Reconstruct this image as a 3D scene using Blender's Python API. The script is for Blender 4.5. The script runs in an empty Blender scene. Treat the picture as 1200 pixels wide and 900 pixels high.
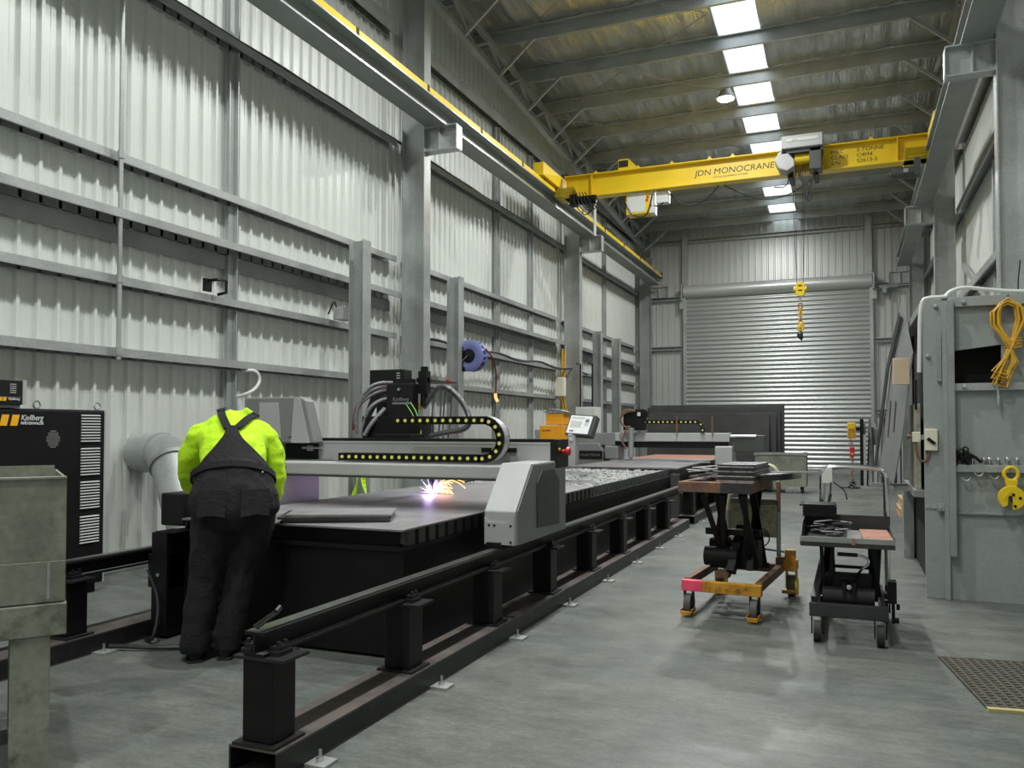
import bpy, bmesh, math, random
from mathutils import Vector, Matrix, noise as mnoise

SC = bpy.context.scene
COL = SC.collection
random.seed(7)
R = math.radians
ORD = ['first', 'second', 'third', 'fourth', 'fifth', 'sixth', 'seventh', 'eighth', 'ninth', 'tenth', 'eleventh', 'twelfth', 'thirteenth']

# ------------------------------------------------------------------ camera, world, exposure
cam_data = bpy.data.cameras.new('camera')
cam_data.sensor_fit = 'HORIZONTAL'; cam_data.sensor_width = 36.0
cam_data.lens = 965.0 / 1200.0 * 36.0
cam_data.shift_y = 24.8 / 1200.0
cam_data.clip_start = 0.05; cam_data.clip_end = 200
cam = bpy.data.objects.new('camera', cam_data); COL.objects.link(cam)
cam.location = (0, 0, 1.4)
cam.rotation_euler = (R(90 + 1.564), 0, R(22.34))
SC.camera = cam

world = bpy.data.worlds.new('overcast_sky'); SC.world = world; world.use_nodes = True
wn = world.node_tree.nodes; wn['Background'].inputs[0].default_value = (0.86, 0.93, 1.0, 1)
wn['Background'].inputs[1].default_value = 2.6

SC.view_settings.view_transform = 'Standard'; SC.view_settings.look = 'None'
SC.view_settings.gamma = 1.0; SC.view_settings.use_curve_mapping = False
SC.view_settings.exposure = 0.06
LAMP_POWER = 235.0

# ------------------------------------------------------------------ materials
def mat(name, col, rough=.5, metal=0.0, var=.12, vs=3.0, bump=0.0, bs=40.0, col2=None, c2=(.45, .62), stretch=None, spec=.5, fine=0.0, fs=90.0, emit=None, estr=0.0):
    m = bpy.data.materials.new(name); m.use_nodes = True
    nt = m.node_tree; N = nt.nodes; L = nt.links
    b = N['Principled BSDF']; b.inputs['Metallic'].default_value = metal; b.inputs['Roughness'].default_value = rough
    b.inputs['Specular IOR Level'].default_value = spec
    if emit:
        b.inputs['Emission Color'].default_value = (*emit, 1); b.inputs['Emission Strength'].default_value = estr
    geo = N.new('ShaderNodeNewGeometry'); vec = geo.outputs['Position']
    if stretch:
        mp = N.new('ShaderNodeMapping'); mp.inputs['Scale'].default_value = stretch
        L.new(vec, mp.inputs['Vector']); vec = mp.outputs['Vector']
    nz = N.new('ShaderNodeTexNoise'); nz.inputs['Scale'].default_value = vs; nz.inputs['Detail'].default_value = 5; nz.inputs['Roughness'].default_value = .6
    L.new(vec, nz.inputs['Vector'])
    a = tuple(max(0, c * (1 - var)) for c in col); bb = tuple(min(1, c * (1 + var)) for c in col)
    mx = N.new('ShaderNodeMix'); mx.data_type = 'RGBA'
    mx.inputs['A'].default_value = (*a, 1); mx.inputs['B'].default_value = (*bb, 1)
    rp = N.new('ShaderNodeMapRange'); rp.inputs['From Min'].default_value = .3; rp.inputs['From Max'].default_value = .7
    L.new(nz.outputs['Fac'], rp.inputs['Value']); L.new(rp.outputs['Result'], mx.inputs['Factor'])
    out = mx.outputs['Result']
    if col2:
        n2 = N.new('ShaderNodeTexNoise'); n2.inputs['Scale'].default_value = vs * 1.7; n2.inputs['Detail'].default_value = 7; n2.inputs['Roughness'].default_value = .68
        L.new(vec, n2.inputs['Vector'])
        r2 = N.new('ShaderNodeMapRange'); r2.inputs['From Min'].default_value = c2[0]; r2.inputs['From Max'].default_value = c2[1]
        L.new(n2.outputs['Fac'], r2.inputs['Value'])
        m2 = N.new('ShaderNodeMix'); m2.data_type = 'RGBA'; m2.inputs['B'].default_value = (*col2, 1)
        L.new(out, m2.inputs['A']); L.new(r2.outputs['Result'], m2.inputs['Factor']); out = m2.outputs['Result']
    if fine:
        n3 = N.new('ShaderNodeTexNoise'); n3.inputs['Scale'].default_value = fs; n3.inputs['Detail'].default_value = 3
        L.new(vec, n3.inputs['Vector'])
        r3 = N.new('ShaderNodeMapRange'); r3.inputs['From Min'].default_value = .3; r3.inputs['From Max'].default_value = .7
        r3.inputs['To Min'].default_value = 1 - fine; r3.inputs['To Max'].default_value = 1 + fine
        L.new(n3.outputs['Fac'], r3.inputs['Value'])
        m3 = N.new('ShaderNodeMix'); m3.data_type = 'RGBA'; m3.blend_type = 'MULTIPLY'; m3.inputs['Factor'].default_value = 1
        L.new(out, m3.inputs['A']); L.new(r3.outputs['Result'], m3.inputs['B']); out = m3.outputs['Result']
    L.new(out, b.inputs['Base Color'])
    if bump:
        n4 = N.new('ShaderNodeTexNoise'); n4.inputs['Scale'].default_value = bs; n4.inputs['Detail'].default_value = 4
        L.new(vec, n4.inputs['Vector'])
        bp = N.new('ShaderNodeBump'); bp.inputs['Strength'].default_value = bump; bp.inputs['Distance'].default_value = .02
        L.new(n4.outputs['Fac'], bp.inputs['Height']); L.new(bp.outputs['Normal'], b.inputs['Normal'])
    return m

M = {}
M['sheet'] = mat('pale_grey_wall_steel', (.62, .645, .615), .38, .15, .04, .5, fine=.02, fs=25)
M['farsheet'] = mat('grey_zinc_wall_steel', (.56, .575, .555), .36, .3, .04, .5, fine=.02, fs=25)
M['curtain'] = mat('roller_door_steel', (.46, .48, .465), .33, .55, .05, .5, stretch=(.4, 1, 3))
M['outer'] = mat('outer_cladding', (.35, .37, .36), .6)
M['galv'] = mat('galvanised_steel', (.42, .44, .43), .42, .55, .16, 2.2, fine=.10, fs=60)
M['galvdark'] = mat('dull_galvanised_steel', (.30, .315, .305), .5, .45, .18, 2.0, fine=.08, fs=60)
M['primer'] = mat('grey_primer_steel', (.27, .295, .275), .48, .2, .12, 1.5)
M['foil'] = mat('silver_insulation_foil', (.50, .515, .50), .27, .85, .25, 2.2, bump=1.0, bs=7, stretch=(3.2, .35, 1))
M['floor'] = None
M['black'] = mat('black_paint', (.006, .006, .0065), .45, 0, .3, 5, spec=.28)
M['blackmatt'] = mat('black_plastic', (.009, .009, .010), .55, 0, .25, 8, spec=.3)
M['darksteel'] = mat('dark_mill_steel', (.075, .078, .085), .38, .6, .3, 2.0, col2=(.05, .045, .045), fine=.1, fs=50)
M['plate'] = mat('bluish_cut_plate', (.36, .35, .365), .5, .75, .2, 1.3, stretch=(1, .5, 1), col2=(.24, .21, .205), c2=(.5, .75), fine=.08, fs=60)
M['standplate'] = mat('black_mill_plate', (.055, .056, .057), .42, .3, .35, 1.1, col2=(.05, .05, .05), c2=(.5, .7), fine=.12, fs=30)
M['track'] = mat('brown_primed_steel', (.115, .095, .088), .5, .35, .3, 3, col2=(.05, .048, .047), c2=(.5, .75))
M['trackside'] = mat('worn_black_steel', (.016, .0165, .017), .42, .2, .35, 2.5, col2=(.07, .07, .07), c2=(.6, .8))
M['flangelit'] = mat('lit_rail_foot', (.17, .17, .165), .45, .3, .25, 5)  # paler grey puts the light on the rail foot into the colour
M['cutmetal'] = mat('fresh_cut_steel', (.42, .42, .43), .42, .4, .3, 20, col2=(.10, .10, .105), c2=(.52, .62))
M['lefthose'] = mat('grey_braided_hose', (.26, .26, .27), .45, .3, .5, 70)
M['rail'] = mat('machined_rail_steel', (.22, .22, .21), .32, .85, .2, 6)
M['steel'] = mat('bright_steel', (.55, .56, .56), .3, .9, .12, 8)
M['chrome'] = mat('chrome_tube', (.72, .73, .73), .16, 1.0, .05, 8)
M['mgrey'] = mat('light_grey_machine_paint', (.43, .435, .43), .40, .1, .06, 3)
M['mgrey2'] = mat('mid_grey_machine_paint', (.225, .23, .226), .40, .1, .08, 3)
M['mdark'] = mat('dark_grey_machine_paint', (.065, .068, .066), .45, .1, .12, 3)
M['yellow'] = mat('crane_yellow_paint', (.80, .56, .012), .38, 0, .06, 3)
M['safety'] = mat('worn_safety_yellow', (.72, .47, .02), .45, 0, .15, 8, col2=(.25, .15, .02), c2=(.62, .72))
M['orange'] = mat('orange_cart_paint', (.52, .25, .015), .5, 0, .25, 9, col2=(.14, .06, .02), c2=(.52, .66))
M['pink'] = mat('pink_fluoro_paint', (.85, .08, .16), .5, 0, .15, 9, col2=(.5, .16, .03), c2=(.66, .75))
M['obox'] = mat('orange_machine_paint', (.83, .36, .01), .42, 0, .05, 4)
M['rust'] = mat('rusty_brown_steel', (.20, .095, .05), .7, .1, .35, 9, col2=(.10, .085, .075), c2=(.45, .65), fine=.2, fs=60)
M['rustred'] = mat('rust_red_primed_plate', (.36, .17, .115), .7, .05, .2, 8, col2=(.16, .12, .11), c2=(.55, .7), fine=.15, fs=60)
M['greenold'] = mat('weathered_green_grey_paint', (.24, .255, .20), .55, .1, .22, 4, col2=(.10, .105, .07), c2=(.55, .75), fine=.12, fs=40, stretch=(1, 1, .6))
M['oldguard'] = mat('mouldy_guard_mesh', (.19, .19, .115), .8, 0, .35, 9, col2=(.07, .07, .045), c2=(.5, .68), fine=.3, fs=120)
M['slat'] = mat('burnt_glint_slats', (.80, .80, .79), .4, .25, .25, 14, col2=(.12, .11, .10), c2=(.52, .62))  # pale base colour carries the lamp glints on the slat edges
M['oldbin'] = mat('stained_galvanised_bin', (.24, .255, .205), .5, .15, .3, 3.2, col2=(.065, .058, .035), c2=(.52, .70), fine=.12, fs=35)
M['wood'] = mat('grey_weathered_timber', (.26, .25, .19), .7, 0, .2, 3, stretch=(.4, 1, 3), col2=(.13, .11, .07), c2=(.58, .75))
M['pallet'] = mat('pallet_timber', (.52, .36, .2), .7, 0, .2, 5)
M['booth'] = mat('blue_grey_booth_paint', (.30, .325, .31), .46, .1, .08, 1.6, col2=(.23, .225, .19), c2=(.6, .8), fine=.05, fs=30)
M['boothdk'] = mat('opening_shade_black', (.02, .02, .02), .8)  # near black stands in for the shade inside openings
M['beige'] = mat('beige_card', (.72, .58, .40), .8, 0, .06, 4)
M['plank'] = mat('greyish_board', (.32, .31, .24), .8, 0, .15, 6, col2=(.2, .19, .14))
M['white'] = mat('off_white_paint', (.62, .64, .61), .45, 0, .05, 4)
M['cream'] = mat('cream_plastic', (.68, .65, .52), .5, 0, .05, 6)
M['rubber'] = mat('black_rubber', (.018, .018, .018), .75, 0, .3, 12)
M['cartdk'] = mat('dark_trolley_paint', (.032, .033, .034), .5, .1, .3, 8, fine=.15, fs=60)
M['wheel'] = mat('worn_grey_wheel_rubber', (.07, .068, .062), .7, 0, .3, 14)
M['cable'] = mat('yellow_cable_sheath', (.62, .36, .03), .5, 0, .2, 12)
M['hose'] = mat('black_hose', (.02, .02, .022), .35, 0, .2, 20)
M['silverhose'] = mat('silver_braided_hose', (.075, .075, .08), .42, .3, .3, 60)
M['redhose'] = mat('dark_red_hose', (.20, .015, .02), .45)
M['blue'] = mat('blue_reel_plastic', (.17, .19, .42), .4, 0, .08, 5)
M['red'] = mat('red_plastic', (.55, .02, .025), .35)
M['dot'] = mat('chain_pin_yellow', (.75, .72, .16), .5, 0, .12, 30)
M['hivis'] = mat('hi_vis_yellow_fabric', (.50, .82, .012), .85, 0, .08, 6, bump=.25, bs=60)
M['overall'] = mat('black_denim', (.0065, .006, .0078), .9, 0, .3, 9, bump=.35, bs=45, fine=.25, fs=160)
M['skin'] = mat('skin', (.48, .28, .2), .55, 0, .06, 14)
M['hair'] = mat('brown_hair', (.05, .032, .02), .7, 0, .3, 60)
M['screen'] = mat('lit_screen', (.5, .52, .52), .3, 0, .1, 9, emit=(.8, .85, .86), estr=.42)
M['screendk'] = mat('screen_marks', (.10, .11, .12), .4, emit=(.3, .32, .34), estr=.3)
M['letterw'] = mat('white_lettering', (.72, .72, .72), .5, 0, 0)
M['letterk'] = mat('black_lettering', (.01, .01, .01), .5, 0, 0)
M['lettero'] = mat('orange_emblem', (.9, .45, .01), .45, 0, 0)
M['letterg'] = mat('grey_lettering', (.22, .22, .22), .5, 0, 0)
M['mat'] = mat('rubber_mat', (.062, .055, .04), .7, 0, .25, 20)
M['matedge'] = mat('mat_yellow_edge', (.42, .36, .16), .7, 0, .1, 12)
M['lamp'] = mat('lit_lamp_lens', (1, 1, 1), .5, emit=(1, 1, .97), estr=60)
M['arc'] = mat('plasma_arc', (1, 1, 1), .5, emit=(.82, .66, 1.0), estr=40)
M['arcray'] = mat('arc_star_rays', (1, 1, 1), .5, emit=(.72, .55, 1.0), estr=3)  # violet glow for the lens flare star around the arc
M['spark'] = mat('orange_sparks', (1, .5, .2), .5, emit=(1.0, .36, .09), estr=5)
M['glow'] = mat('lit_plug', (1, .4, .1), .5, emit=(1, .38, .12), estr=1.5)
M['green'] = mat('green_wire', (.25, .62, .12), .5)
M['greend'] = mat('dark_green_paint', (.05, .09, .06), .5)
M['handleyel'] = mat('cream_painted_tube', (.62, .6, .45), .4)

def floor_mat():
    m = bpy.data.materials.new('polished_concrete'); m.use_nodes = True
    nt = m.node_tree; N = nt.nodes; L = nt.links; b = N['Principled BSDF']
    geo = N.new('ShaderNodeNewGeometry')
    def nz(scale, st, det=6, ro=.6):
        mp = N.new('ShaderNodeMapping'); mp.inputs['Scale'].default_value = st; L.new(geo.outputs['Position'], mp.inputs['Vector'])
        t = N.new('ShaderNodeTexNoise'); t.inputs['Scale'].default_value = scale; t.inputs['Detail'].default_value = det; t.inputs['Roughness'].default_value = ro
        L.new(mp.outputs['Vector'], t.inputs['Vector']); return t.outputs['Fac']
    def mr(v, a, bb, c, d):
        r = N.new('ShaderNodeMapRange'); r.inputs['From Min'].default_value = a; r.inputs['From Max'].default_value = bb
        r.inputs['To Min'].default_value = c; r.inputs['To Max'].default_value = d; L.new(v, r.inputs['Value']); return r.outputs['Result']
    def mul(c, f):
        x = N.new('ShaderNodeMix'); x.data_type = 'RGBA'; x.blend_type = 'MULTIPLY'; x.inputs['Factor'].default_value = 1
        L.new(c, x.inputs['A']); L.new(f, x.inputs['B']); return x.outputs['Result']
    mx = N.new('ShaderNodeMix'); mx.data_type = 'RGBA'
    mx.inputs['A'].default_value = (.100, .114, .106, 1); mx.inputs['B'].default_value = (.145, .151, .135, 1)
    L.new(mr(nz(.9, (1, 1, 1)), .35, .65, 0, 1), mx.inputs['Factor'])
    c = mul(mx.outputs['Result'], mr(nz(2.6, (.8, 1.5, 1), 8, .72), .32, .68, .68, 1.20))
    c = mul(c, mr(nz(11, (.5, 1.8, 1), 6, .75), .3, .7, .78, 1.16))
    c = mul(c, mr(nz(1.7, (1, .6, 1), 8, .75), .58, .75, 1.0, .62))
    c = mul(c, mr(nz(34, (.9, 1.2, 1), 5, .7), .32, .68, .80, 1.18))
    c = mul(c, mr(nz(5, (.25, 6, 1), 8, .8), .66, .74, 1.0, .62))
    c = mul(c, mr(nz(90, (1, 1, 1), 2, .5), .3, .7, .92, 1.08))
    L.new(c, b.inputs['Base Color'])
    L.new(mr(nz(2.0, (1, 1, 1), 6, .65), .3, .7, .34, .56), b.inputs['Roughness'])
    b.inputs['Specular IOR Level'].default_value = .42
    bp = N.new('ShaderNodeBump'); bp.inputs['Strength'].default_value = .08; bp.inputs['Distance'].default_value = .01
    L.new(nz(30, (1, 1, 1), 4), bp.inputs['Height']); L.new(bp.outputs['Normal'], b.inputs['Normal'])
    return m
M['floor'] = floor_mat()

def skylight_mat():
    m = bpy.data.materials.new('translucent_roof_sheet'); m.use_nodes = True
    nt = m.node_tree; N = nt.nodes; L = nt.links; N.remove(N['Principled BSDF'])
    t = N.new('ShaderNodeBsdfTranslucent'); t.inputs['Color'].default_value = (.85, .88, .88, 1)
    L.new(t.outputs[0], N['Material Output'].inputs['Surface']); return m
M['skylight'] = skylight_mat()

# ------------------------------------------------------------------ mesh builder
def frame(d):
    d = Vector(d).normalized()
    u = Vector((0, 0, 1)) if abs(d.z) < .95 else Vector((1, 0, 0))
    a = u.cross(d).normalized(); b = d.cross(a).normalized()
    return d, a, b
def world_matrix(o):
    m = Matrix.LocRotScale(o.location, o.rotation_euler, o.scale)
    return world_matrix(o.parent) @ m if o.parent else m

class G:
    def __init__(s, T=None): s.v = []; s.f = []; s.mi = []; s.m = 0; s.T = T
    def add(s, vs, fs):
        o = len(s.v); s.v += [Vector(x) for x in vs]
        for f in fs: s.f.append([i + o for i in f]); s.mi.append(s.m)
        return s
    def box(s, x0, x1, y0, y1, z0, z1):
        return s.add([(x0,y0,z0),(x1,y0,z0),(x1,y1,z0),(x0,y1,z0),(x0,y0,z1),(x1,y0,z1),(x1,y1,z1),(x0,y1,z1)],
                     [(0,3,2,1),(4,5,6,7),(0,1,5,4),(1,2,6,5),(2,3,7,6),(3,0,4,7)])
    def beam(s, p0, p1, w, h, up=(0,0,1)):
        p0 = Vector(p0); p1 = Vector(p1); d = (p1 - p0).normalized(); up = Vector(up)
        a = d.cross(up)
        if a.length < 1e-4: a = d.cross(Vector((0, 1, 0)))
        a.normalize(); b = a.cross(d).normalized(); a = a * w / 2; b = b * h / 2
        return s.add([p0-a-b,p0+a-b,p0+a+b,p0-a+b,p1-a-b,p1+a-b,p1+a+b,p1-a+b],[(0,3,2,1),(4,5,6,7),(0,1,5,4),(1,2,6,5),(2,3,7,6),(3,0,4,7)][::1])
    def cyl(s, p0, p1, r0, r1=None, n=14, cap=True):
        r1 = r0 if r1 is None else r1
        p0 = Vector(p0); p1 = Vector(p1); d, a, b = frame(p1 - p0); vs = []
        for p, r in ((p0, r0), (p1, r1)):
            for i in range(n):
                t = 2 * math.pi * i / n; vs.append(p + (a * math.cos(t) + b * math.sin(t)) * r)
        fs = [(i, (i+1) % n, n + (i+1) % n, n + i) for i in range(n)]
        if cap: fs += [tuple(range(n-1, -1, -1)), tuple(range(n, 2*n))]
        return s.add(vs, fs)
    def lathe(s, p0, axis, prof, n=20):      # prof = [(radius, distance)]
        d, a, b = frame(axis); p0 = Vector(p0); vs = []; fs = []
        for r, h in prof:
            for i in range(n):
                t = 2*math.pi*i/n; vs.append(p0 + d*h + (a*math.cos(t)+b*math.sin(t))*max(r, 1e-4))
        k = len(prof)
        for j in range(k-1):
            for i in range(n): fs.append((j*n+i, j*n+(i+1)%n, (j+1)*n+(i+1)%n, (j+1)*n+i))
        fs += [tuple(range(n-1,-1,-1)), tuple(range((k-1)*n, k*n))]
        return s.add(vs, fs)
    def tube(s, pts, r, n=8, closed=False, smooth=0):
        P = [Vector(p) for p in pts]
        for _ in range(smooth):
            Q = [P[0]]
            for i in range(len(P)-1): Q += [P[i]*.75+P[i+1]*.25, P[i]*.25+P[i+1]*.75]
            P = Q + [P[-1]]
        rs = r if isinstance(r, (list, tuple)) else [r]*len(P)
        if len(rs) != len(P): rs = [rs[min(len(rs)-1, int(i*len(rs)/len(P)))] for i in range(len(P))]
        k = len(P); vs = []; fs = []; pa = None
        for i, p in enumerate(P):
            t = (P[(i+1)%k] - P[i-1]) if closed else (P[min(i+1,k-1)] - P[max(i-1,0)])
            if t.length < 1e-9: t = Vector((0,0,1))
            t.normalize()
            if pa is None: _, a, b = frame(t)
            else:
                a = pa - t*pa.dot(t)
                if a.length < 1e-6: _, a, b = frame(t)
                a.normalize(); b = t.cross(a)
            pa = a
            for j in range(n):
                an = 2*math.pi*j/n; vs.append(p + (a*math.cos(an)+b*math.sin(an))*rs[i])
        for i in range(k if closed else k-1):
            for j in range(n):
                i2 = (i+1)%k; fs.append((i*n+j, i*n+(j+1)%n, i2*n+(j+1)%n, i2*n+j))
        if not closed: fs += [tuple(range(n-1,-1,-1)), tuple(range((k-1)*n, k*n))]
        return s.add(vs, fs)
    def prism(s, poly, axis, a, b):          # poly in the two other axes (order x,y,z), extruded on axis a..b
        def P(u, w, t): return {'x': (t,u,w), 'y': (u,t,w), 'z': (u,w,t)}[axis]
        n = len(poly); vs = [P(*p, a) for p in poly] + [P(*p, b) for p in poly]
        fs = [(i, (i+1)%n, n+(i+1)%n, n+i) for i in range(n)] + [tuple(range(n-1,-1,-1)), tuple(range(n,2*n))]
        return s.add(vs, fs)
    def prof(s, poly, p0, p1, U, V, closed=True):   # 2-D profile swept along a segment
        U = Vector(U); V = Vector(V); p0 = Vector(p0); p1 = Vector(p1); n = len(poly)
        vs = [p0+U*u+V*v for u, v in poly] + [p1+U*u+V*v for u, v in poly]
        fs = [(i, (i+1)%n, n+(i+1)%n, n+i) for i in range(n if closed else n-1)]
        if closed: fs += [tuple(range(n-1,-1,-1)), tuple(range(n,2*n))]
        return s.add(vs, fs)
    def ibeam(s, p0, p1, U, V, w, h, tf, tw):        # U across the flanges, V along the web
        for a, b, c, d in ((-w/2, w/2, h/2-tf, h/2), (-w/2, w/2, -h/2, -h/2+tf), (-tw/2, tw/2, -h/2+tf, h/2-tf)):
            s.prof([(a,c),(b,c),(b,d),(a,d)], p0, p1, U, V)
        return s
    def ball(s, c, rx, ry=None, rz=None, nu=16, nv=10):
        ry = rx if ry is None else ry; rz = rx if rz is None else rz; c = Vector(c); vs = [c+Vector((0,0,rz))]; fs = []
        for j in range(1, nv):
            ph = math.pi*j/nv
            for i in range(nu):
                t = 2*math.pi*i/nu; vs.append(c+Vector((rx*math.sin(ph)*math.cos(t), ry*math.sin(ph)*math.sin(t), rz*math.cos(ph))))
        vs.append(c-Vector((0,0,rz))); last = len(vs)-1
        for i in range(nu):
            fs.append((0, 1+i, 1+(i+1)%nu)); fs.append((last, last-nu+(i+1)%nu, last-nu+i))
            for j in range(nv-2):
                a = 1+j*nu; fs.append((a+i, a+nu+i, a+nu+(i+1)%nu, a+(i+1)%nu))
        return s.add(vs, fs)
    def loft(s, rings):
        n = len(rings[0]); k = len(rings); vs = [p for r in rings for p in r]; fs = []
        for j in range(k-1):
            for i in range(n): fs.append((j*n+i, j*n+(i+1)%n, (j+1)*n+(i+1)%n, (j+1)*n+i))
        fs += [tuple(range(n-1,-1,-1)), tuple(range((k-1)*n, k*n))]
        return s.add(vs, fs)
    def build(s, name, mats, parent=None, smooth=False, bev=0.0, local=False, fix=True):
        vs = [s.T @ v for v in s.v] if s.T else list(s.v)
        if parent is not None and not local:
            inv = world_matrix(parent).inverted(); vs = [inv @ v for v in vs]
        lo = Vector((min(v.x for v in vs), min(v.y for v in vs), min(v.z for v in vs)))
        hi = Vector((max(v.x for v in vs), max(v.y for v in vs), max(v.z for v in vs)))
        o0 = (lo + hi) / 2
        if parent is None: o0.z = lo.z
        me = bpy.data.meshes.new(name); me.from_pydata([v - o0 for v in vs], [], s.f)
        if not isinstance(mats, (list, tuple)): mats = [mats]
        for m in mats: me.materials.append(M[m] if isinstance(m, str) else m)
        me.polygons.foreach_set('material_index', s.mi)
        if fix:
            bm = bmesh.new(); bm.from_mesh(me); bmesh.ops.recalc_face_normals(bm, faces=bm.faces); bm.to_mesh(me); bm.free()
        if smooth:
            me.polygons.foreach_set('use_smooth', [True]*len(me.polygons))
            try: me.set_sharp_from_angle(angle=R(40))
            except Exception: pass
        me.update()
        o = bpy.data.objects.new(name, me); COL.objects.link(o); o.location = o0
        if parent is not None: o.parent = parent
        if bev:
            b = o.modifiers.new('edge', 'BEVEL'); b.width = bev; b.segments = 2; b.limit_method = 'ANGLE'; b.angle_limit = R(40)
        return o

def tag(o, label, cat, group=None):
    o['label'] = label; o['category'] = cat
    if group: o['group'] = group
    return o
def struct(o): o['kind'] = 'structure'; return o
def stuff(o): o['kind'] = 'stuff'; return o
def part(o, label): o['label'] = label; return o
def thing(name, label, cat, loc=(0,0,0), rz=0, group=None):
    o = bpy.data.objects.new(name, None); COL.objects.link(o); o.empty_display_size = .1
    o.location = loc; o.rotation_euler = (0, 0, rz); return tag(o, label, cat, group)
def setting(name, loc=(0,0,0)):
    o = bpy.data.objects.new(name, None); COL.objects.link(o); o.location = loc; o.empty_display_size = .1
    return struct(o)
def copy_part(o, parent, loc):        # another piece sharing the mesh of o
    c = o.copy(); COL.objects.link(c); c.parent = parent; c.location = loc; return c
def dup(root, loc=None, rz=None, label=None):
    c = root.copy(); COL.objects.link(c)
    if loc is not None: c.location = loc
    if rz is not None: c.rotation_euler = (0, 0, rz)
    if label: c['label'] = label
    def rec(a, b):
        for ch in list(a.children):
            d = ch.copy(); COL.objects.link(d); d.parent = b; rec(ch, d)
    rec(root, c); return c
def text(body, size, origin, U, V, mt, parent, name='lettering', ext=.001, bold=0.0, sx=1.0, align='LEFT', shear=0.0):
    cu = bpy.data.curves.new(name, 'FONT'); cu.body = body; cu.size = size; cu.extrude = ext; cu.offset = bold; cu.align_x = align; cu.shear = shear
    cu.resolution_u = 3
    o = bpy.data.objects.new(name, cu); COL.objects.link(o)
    dg = bpy.context.evaluated_depsgraph_get(); me = bpy.data.meshes.new_from_object(o.evaluated_get(dg))
    bpy.data.objects.remove(o)
    U = Vector(U).normalized(); V = Vector(V).normalized(); W = U.cross(V)
    g = G(); g.add([Vector(origin) + U*v.co.x*sx + V*v.co.y + W*v.co.z for v in me.vertices], [tuple(p.vertices) for p in me.polygons])
    bpy.data.meshes.remove(me)
    return g.build(name, mt, parent, fix=False)

PI = math.pi
def circ(n=16): return [(math.cos(2*PI*i/n), math.sin(2*PI*i/n)) for i in range(n)]
# ------------------------------------------------------------------ setting
XL, XR, YN, YF = -6.72, 2.28, -4.0, 27.3
def roof_z(y): return 8.0 + (YF - y) * .075

f = G().box(XL-.2, XR+.2, YN-.2, YF+.2, -.12, 0).build('floor', 'floor'); struct(f)

def corrugated(width, pitch=.2, dep=.034):
    pts = []; n = int(round(width/pitch))
    for i in range(n):
        a = i*pitch
        pts += [(a, 0), (a+.062, 0), (a+.066, .004), (a+.074, .004), (a+.078, 0), (a+.134, 0), (a+.151, dep), (a+.183, dep), (a+.2, 0)]
    return pts
def sheet(parent, p0, U, Nn, width, z0, z1a, z1b, mt):
    U = Vector(U); Nn = Vector(Nn); p0 = Vector(p0); pr = corrugated(width); vs = []; fs = []
    for u, d in pr:
        q = p0 + U*u + Nn*d; zt = z1a + (z1b-z1a)*u/width
        vs += [(q.x, q.y, z0), (q.x, q.y, zt)]
    for i in range(len(pr)-1): fs.append((2*i, 2*i+2, 2*i+3, 2*i+1))
    return G().add(vs, fs).build('wall_sheet', mt, parent, fix=False)

# left wall ---------------------------------------------------------
wl = setting('wall_left', (XL, 12, 0))
G().prism([(YN-.1, 0), (YF+.1, 0), (YF+.1, roof_z(YF)), (YN-.1, roof_z(YN))], 'x', XL-.12, XL-.04).build('light_seal_skin', 'outer', wl)  # unseen backing added so sky light cannot leak past the sheets
y = YN
while y < YF-.01:
    w = min(1.0, YF-y); w = max(.2, round(w/.2)*.2)
    sheet(wl, (XL, y, 0), (0,1,0), (1,0,0), w, .18, roof_z(y), roof_z(y+w), 'sheet'); y += w
G().box(XL-.02, XL+.16, YN, YF, 0, .17).build('wall_kerb', 'galvdark', wl, bev=.006)
COLY = [3.4, 11.35, 19.3, 27.15]
BAYS = [(YN, 3.2), (3.6, 11.15), (11.55, 19.1), (19.5, 26.95)]
GZ = [2.12, 2.82, 3.45, 4.02, 5.84, 7.66]
def girt(parent, x0, sgn, y0, y1, z, h=.17, d=.17):
    # lipped channel lying on its web: flange up and down towards the room
    p = [(0, 0), (.03, 0), (.03, .004), (.004, .004), (.004, h-.004), (d-.004, h-.004), (d-.004, .02), (d-.03, .02), (d-.03, .016), (d, .016), (d, h), (0, h)]
    return G().prof(p, (x0, y0, z-h/2), (x0, y1, z-h/2), (sgn, 0, 0), (0, 0, 1)).build('girt', 'galv', parent)
for (a, b) in BAYS:
    for z in GZ:
        girt(wl, XL+.03, 1, a, b, z, h=.10 if z < 7 else .22, d=.25 if z == 3.45 else .165)
    # the deep double girt between the two crane rails' heights
    G().box(XL+.03, XL+.07, a, b, 3.22, 3.38).build('backing_strip', 'galvdark', wl)
for yy in (5.84,):
    g = G(); g.tube([(XL+.25, yy, 2.05), (XL+.25, yy, 9.2)], .022, 10)
    for z in GZ[:5]: g.cyl((XL+.25, yy, z-.03), (XL+.25, yy, z+.05), .03, n=10)
    g.build('drop_pipe', 'galv', wl, smooth=True)
for yy in (7.55, 15.3, 17.2, 23.2):
    for z0, z1 in ((.2, 2.06), (2.18, 2.76), (2.88, 3.39), (3.51, 3.96), (4.08, 5.78), (5.9, 7.54)):
        G().box(XL+.05, XL+.1, yy-.05, yy+.05, z0, z1).box(XL+.1, XL+.15, yy+.035, yy+.05, z0, z1).build('bridging_channel', 'galv', wl)
g = G()
pts = []
for i in range(60):
    yy = 3.7 + i*.38; pts.append((XL+.15, yy, 5.922 + .006*math.sin(i*1.7) + .008*math.sin(i*.6)))
g.tube(pts, .02, 6, smooth=1)
tag(g.build('power_cable', 'hose'), 'black cable lying along the upper horizontal rail of the left wall', 'cable')

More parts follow.
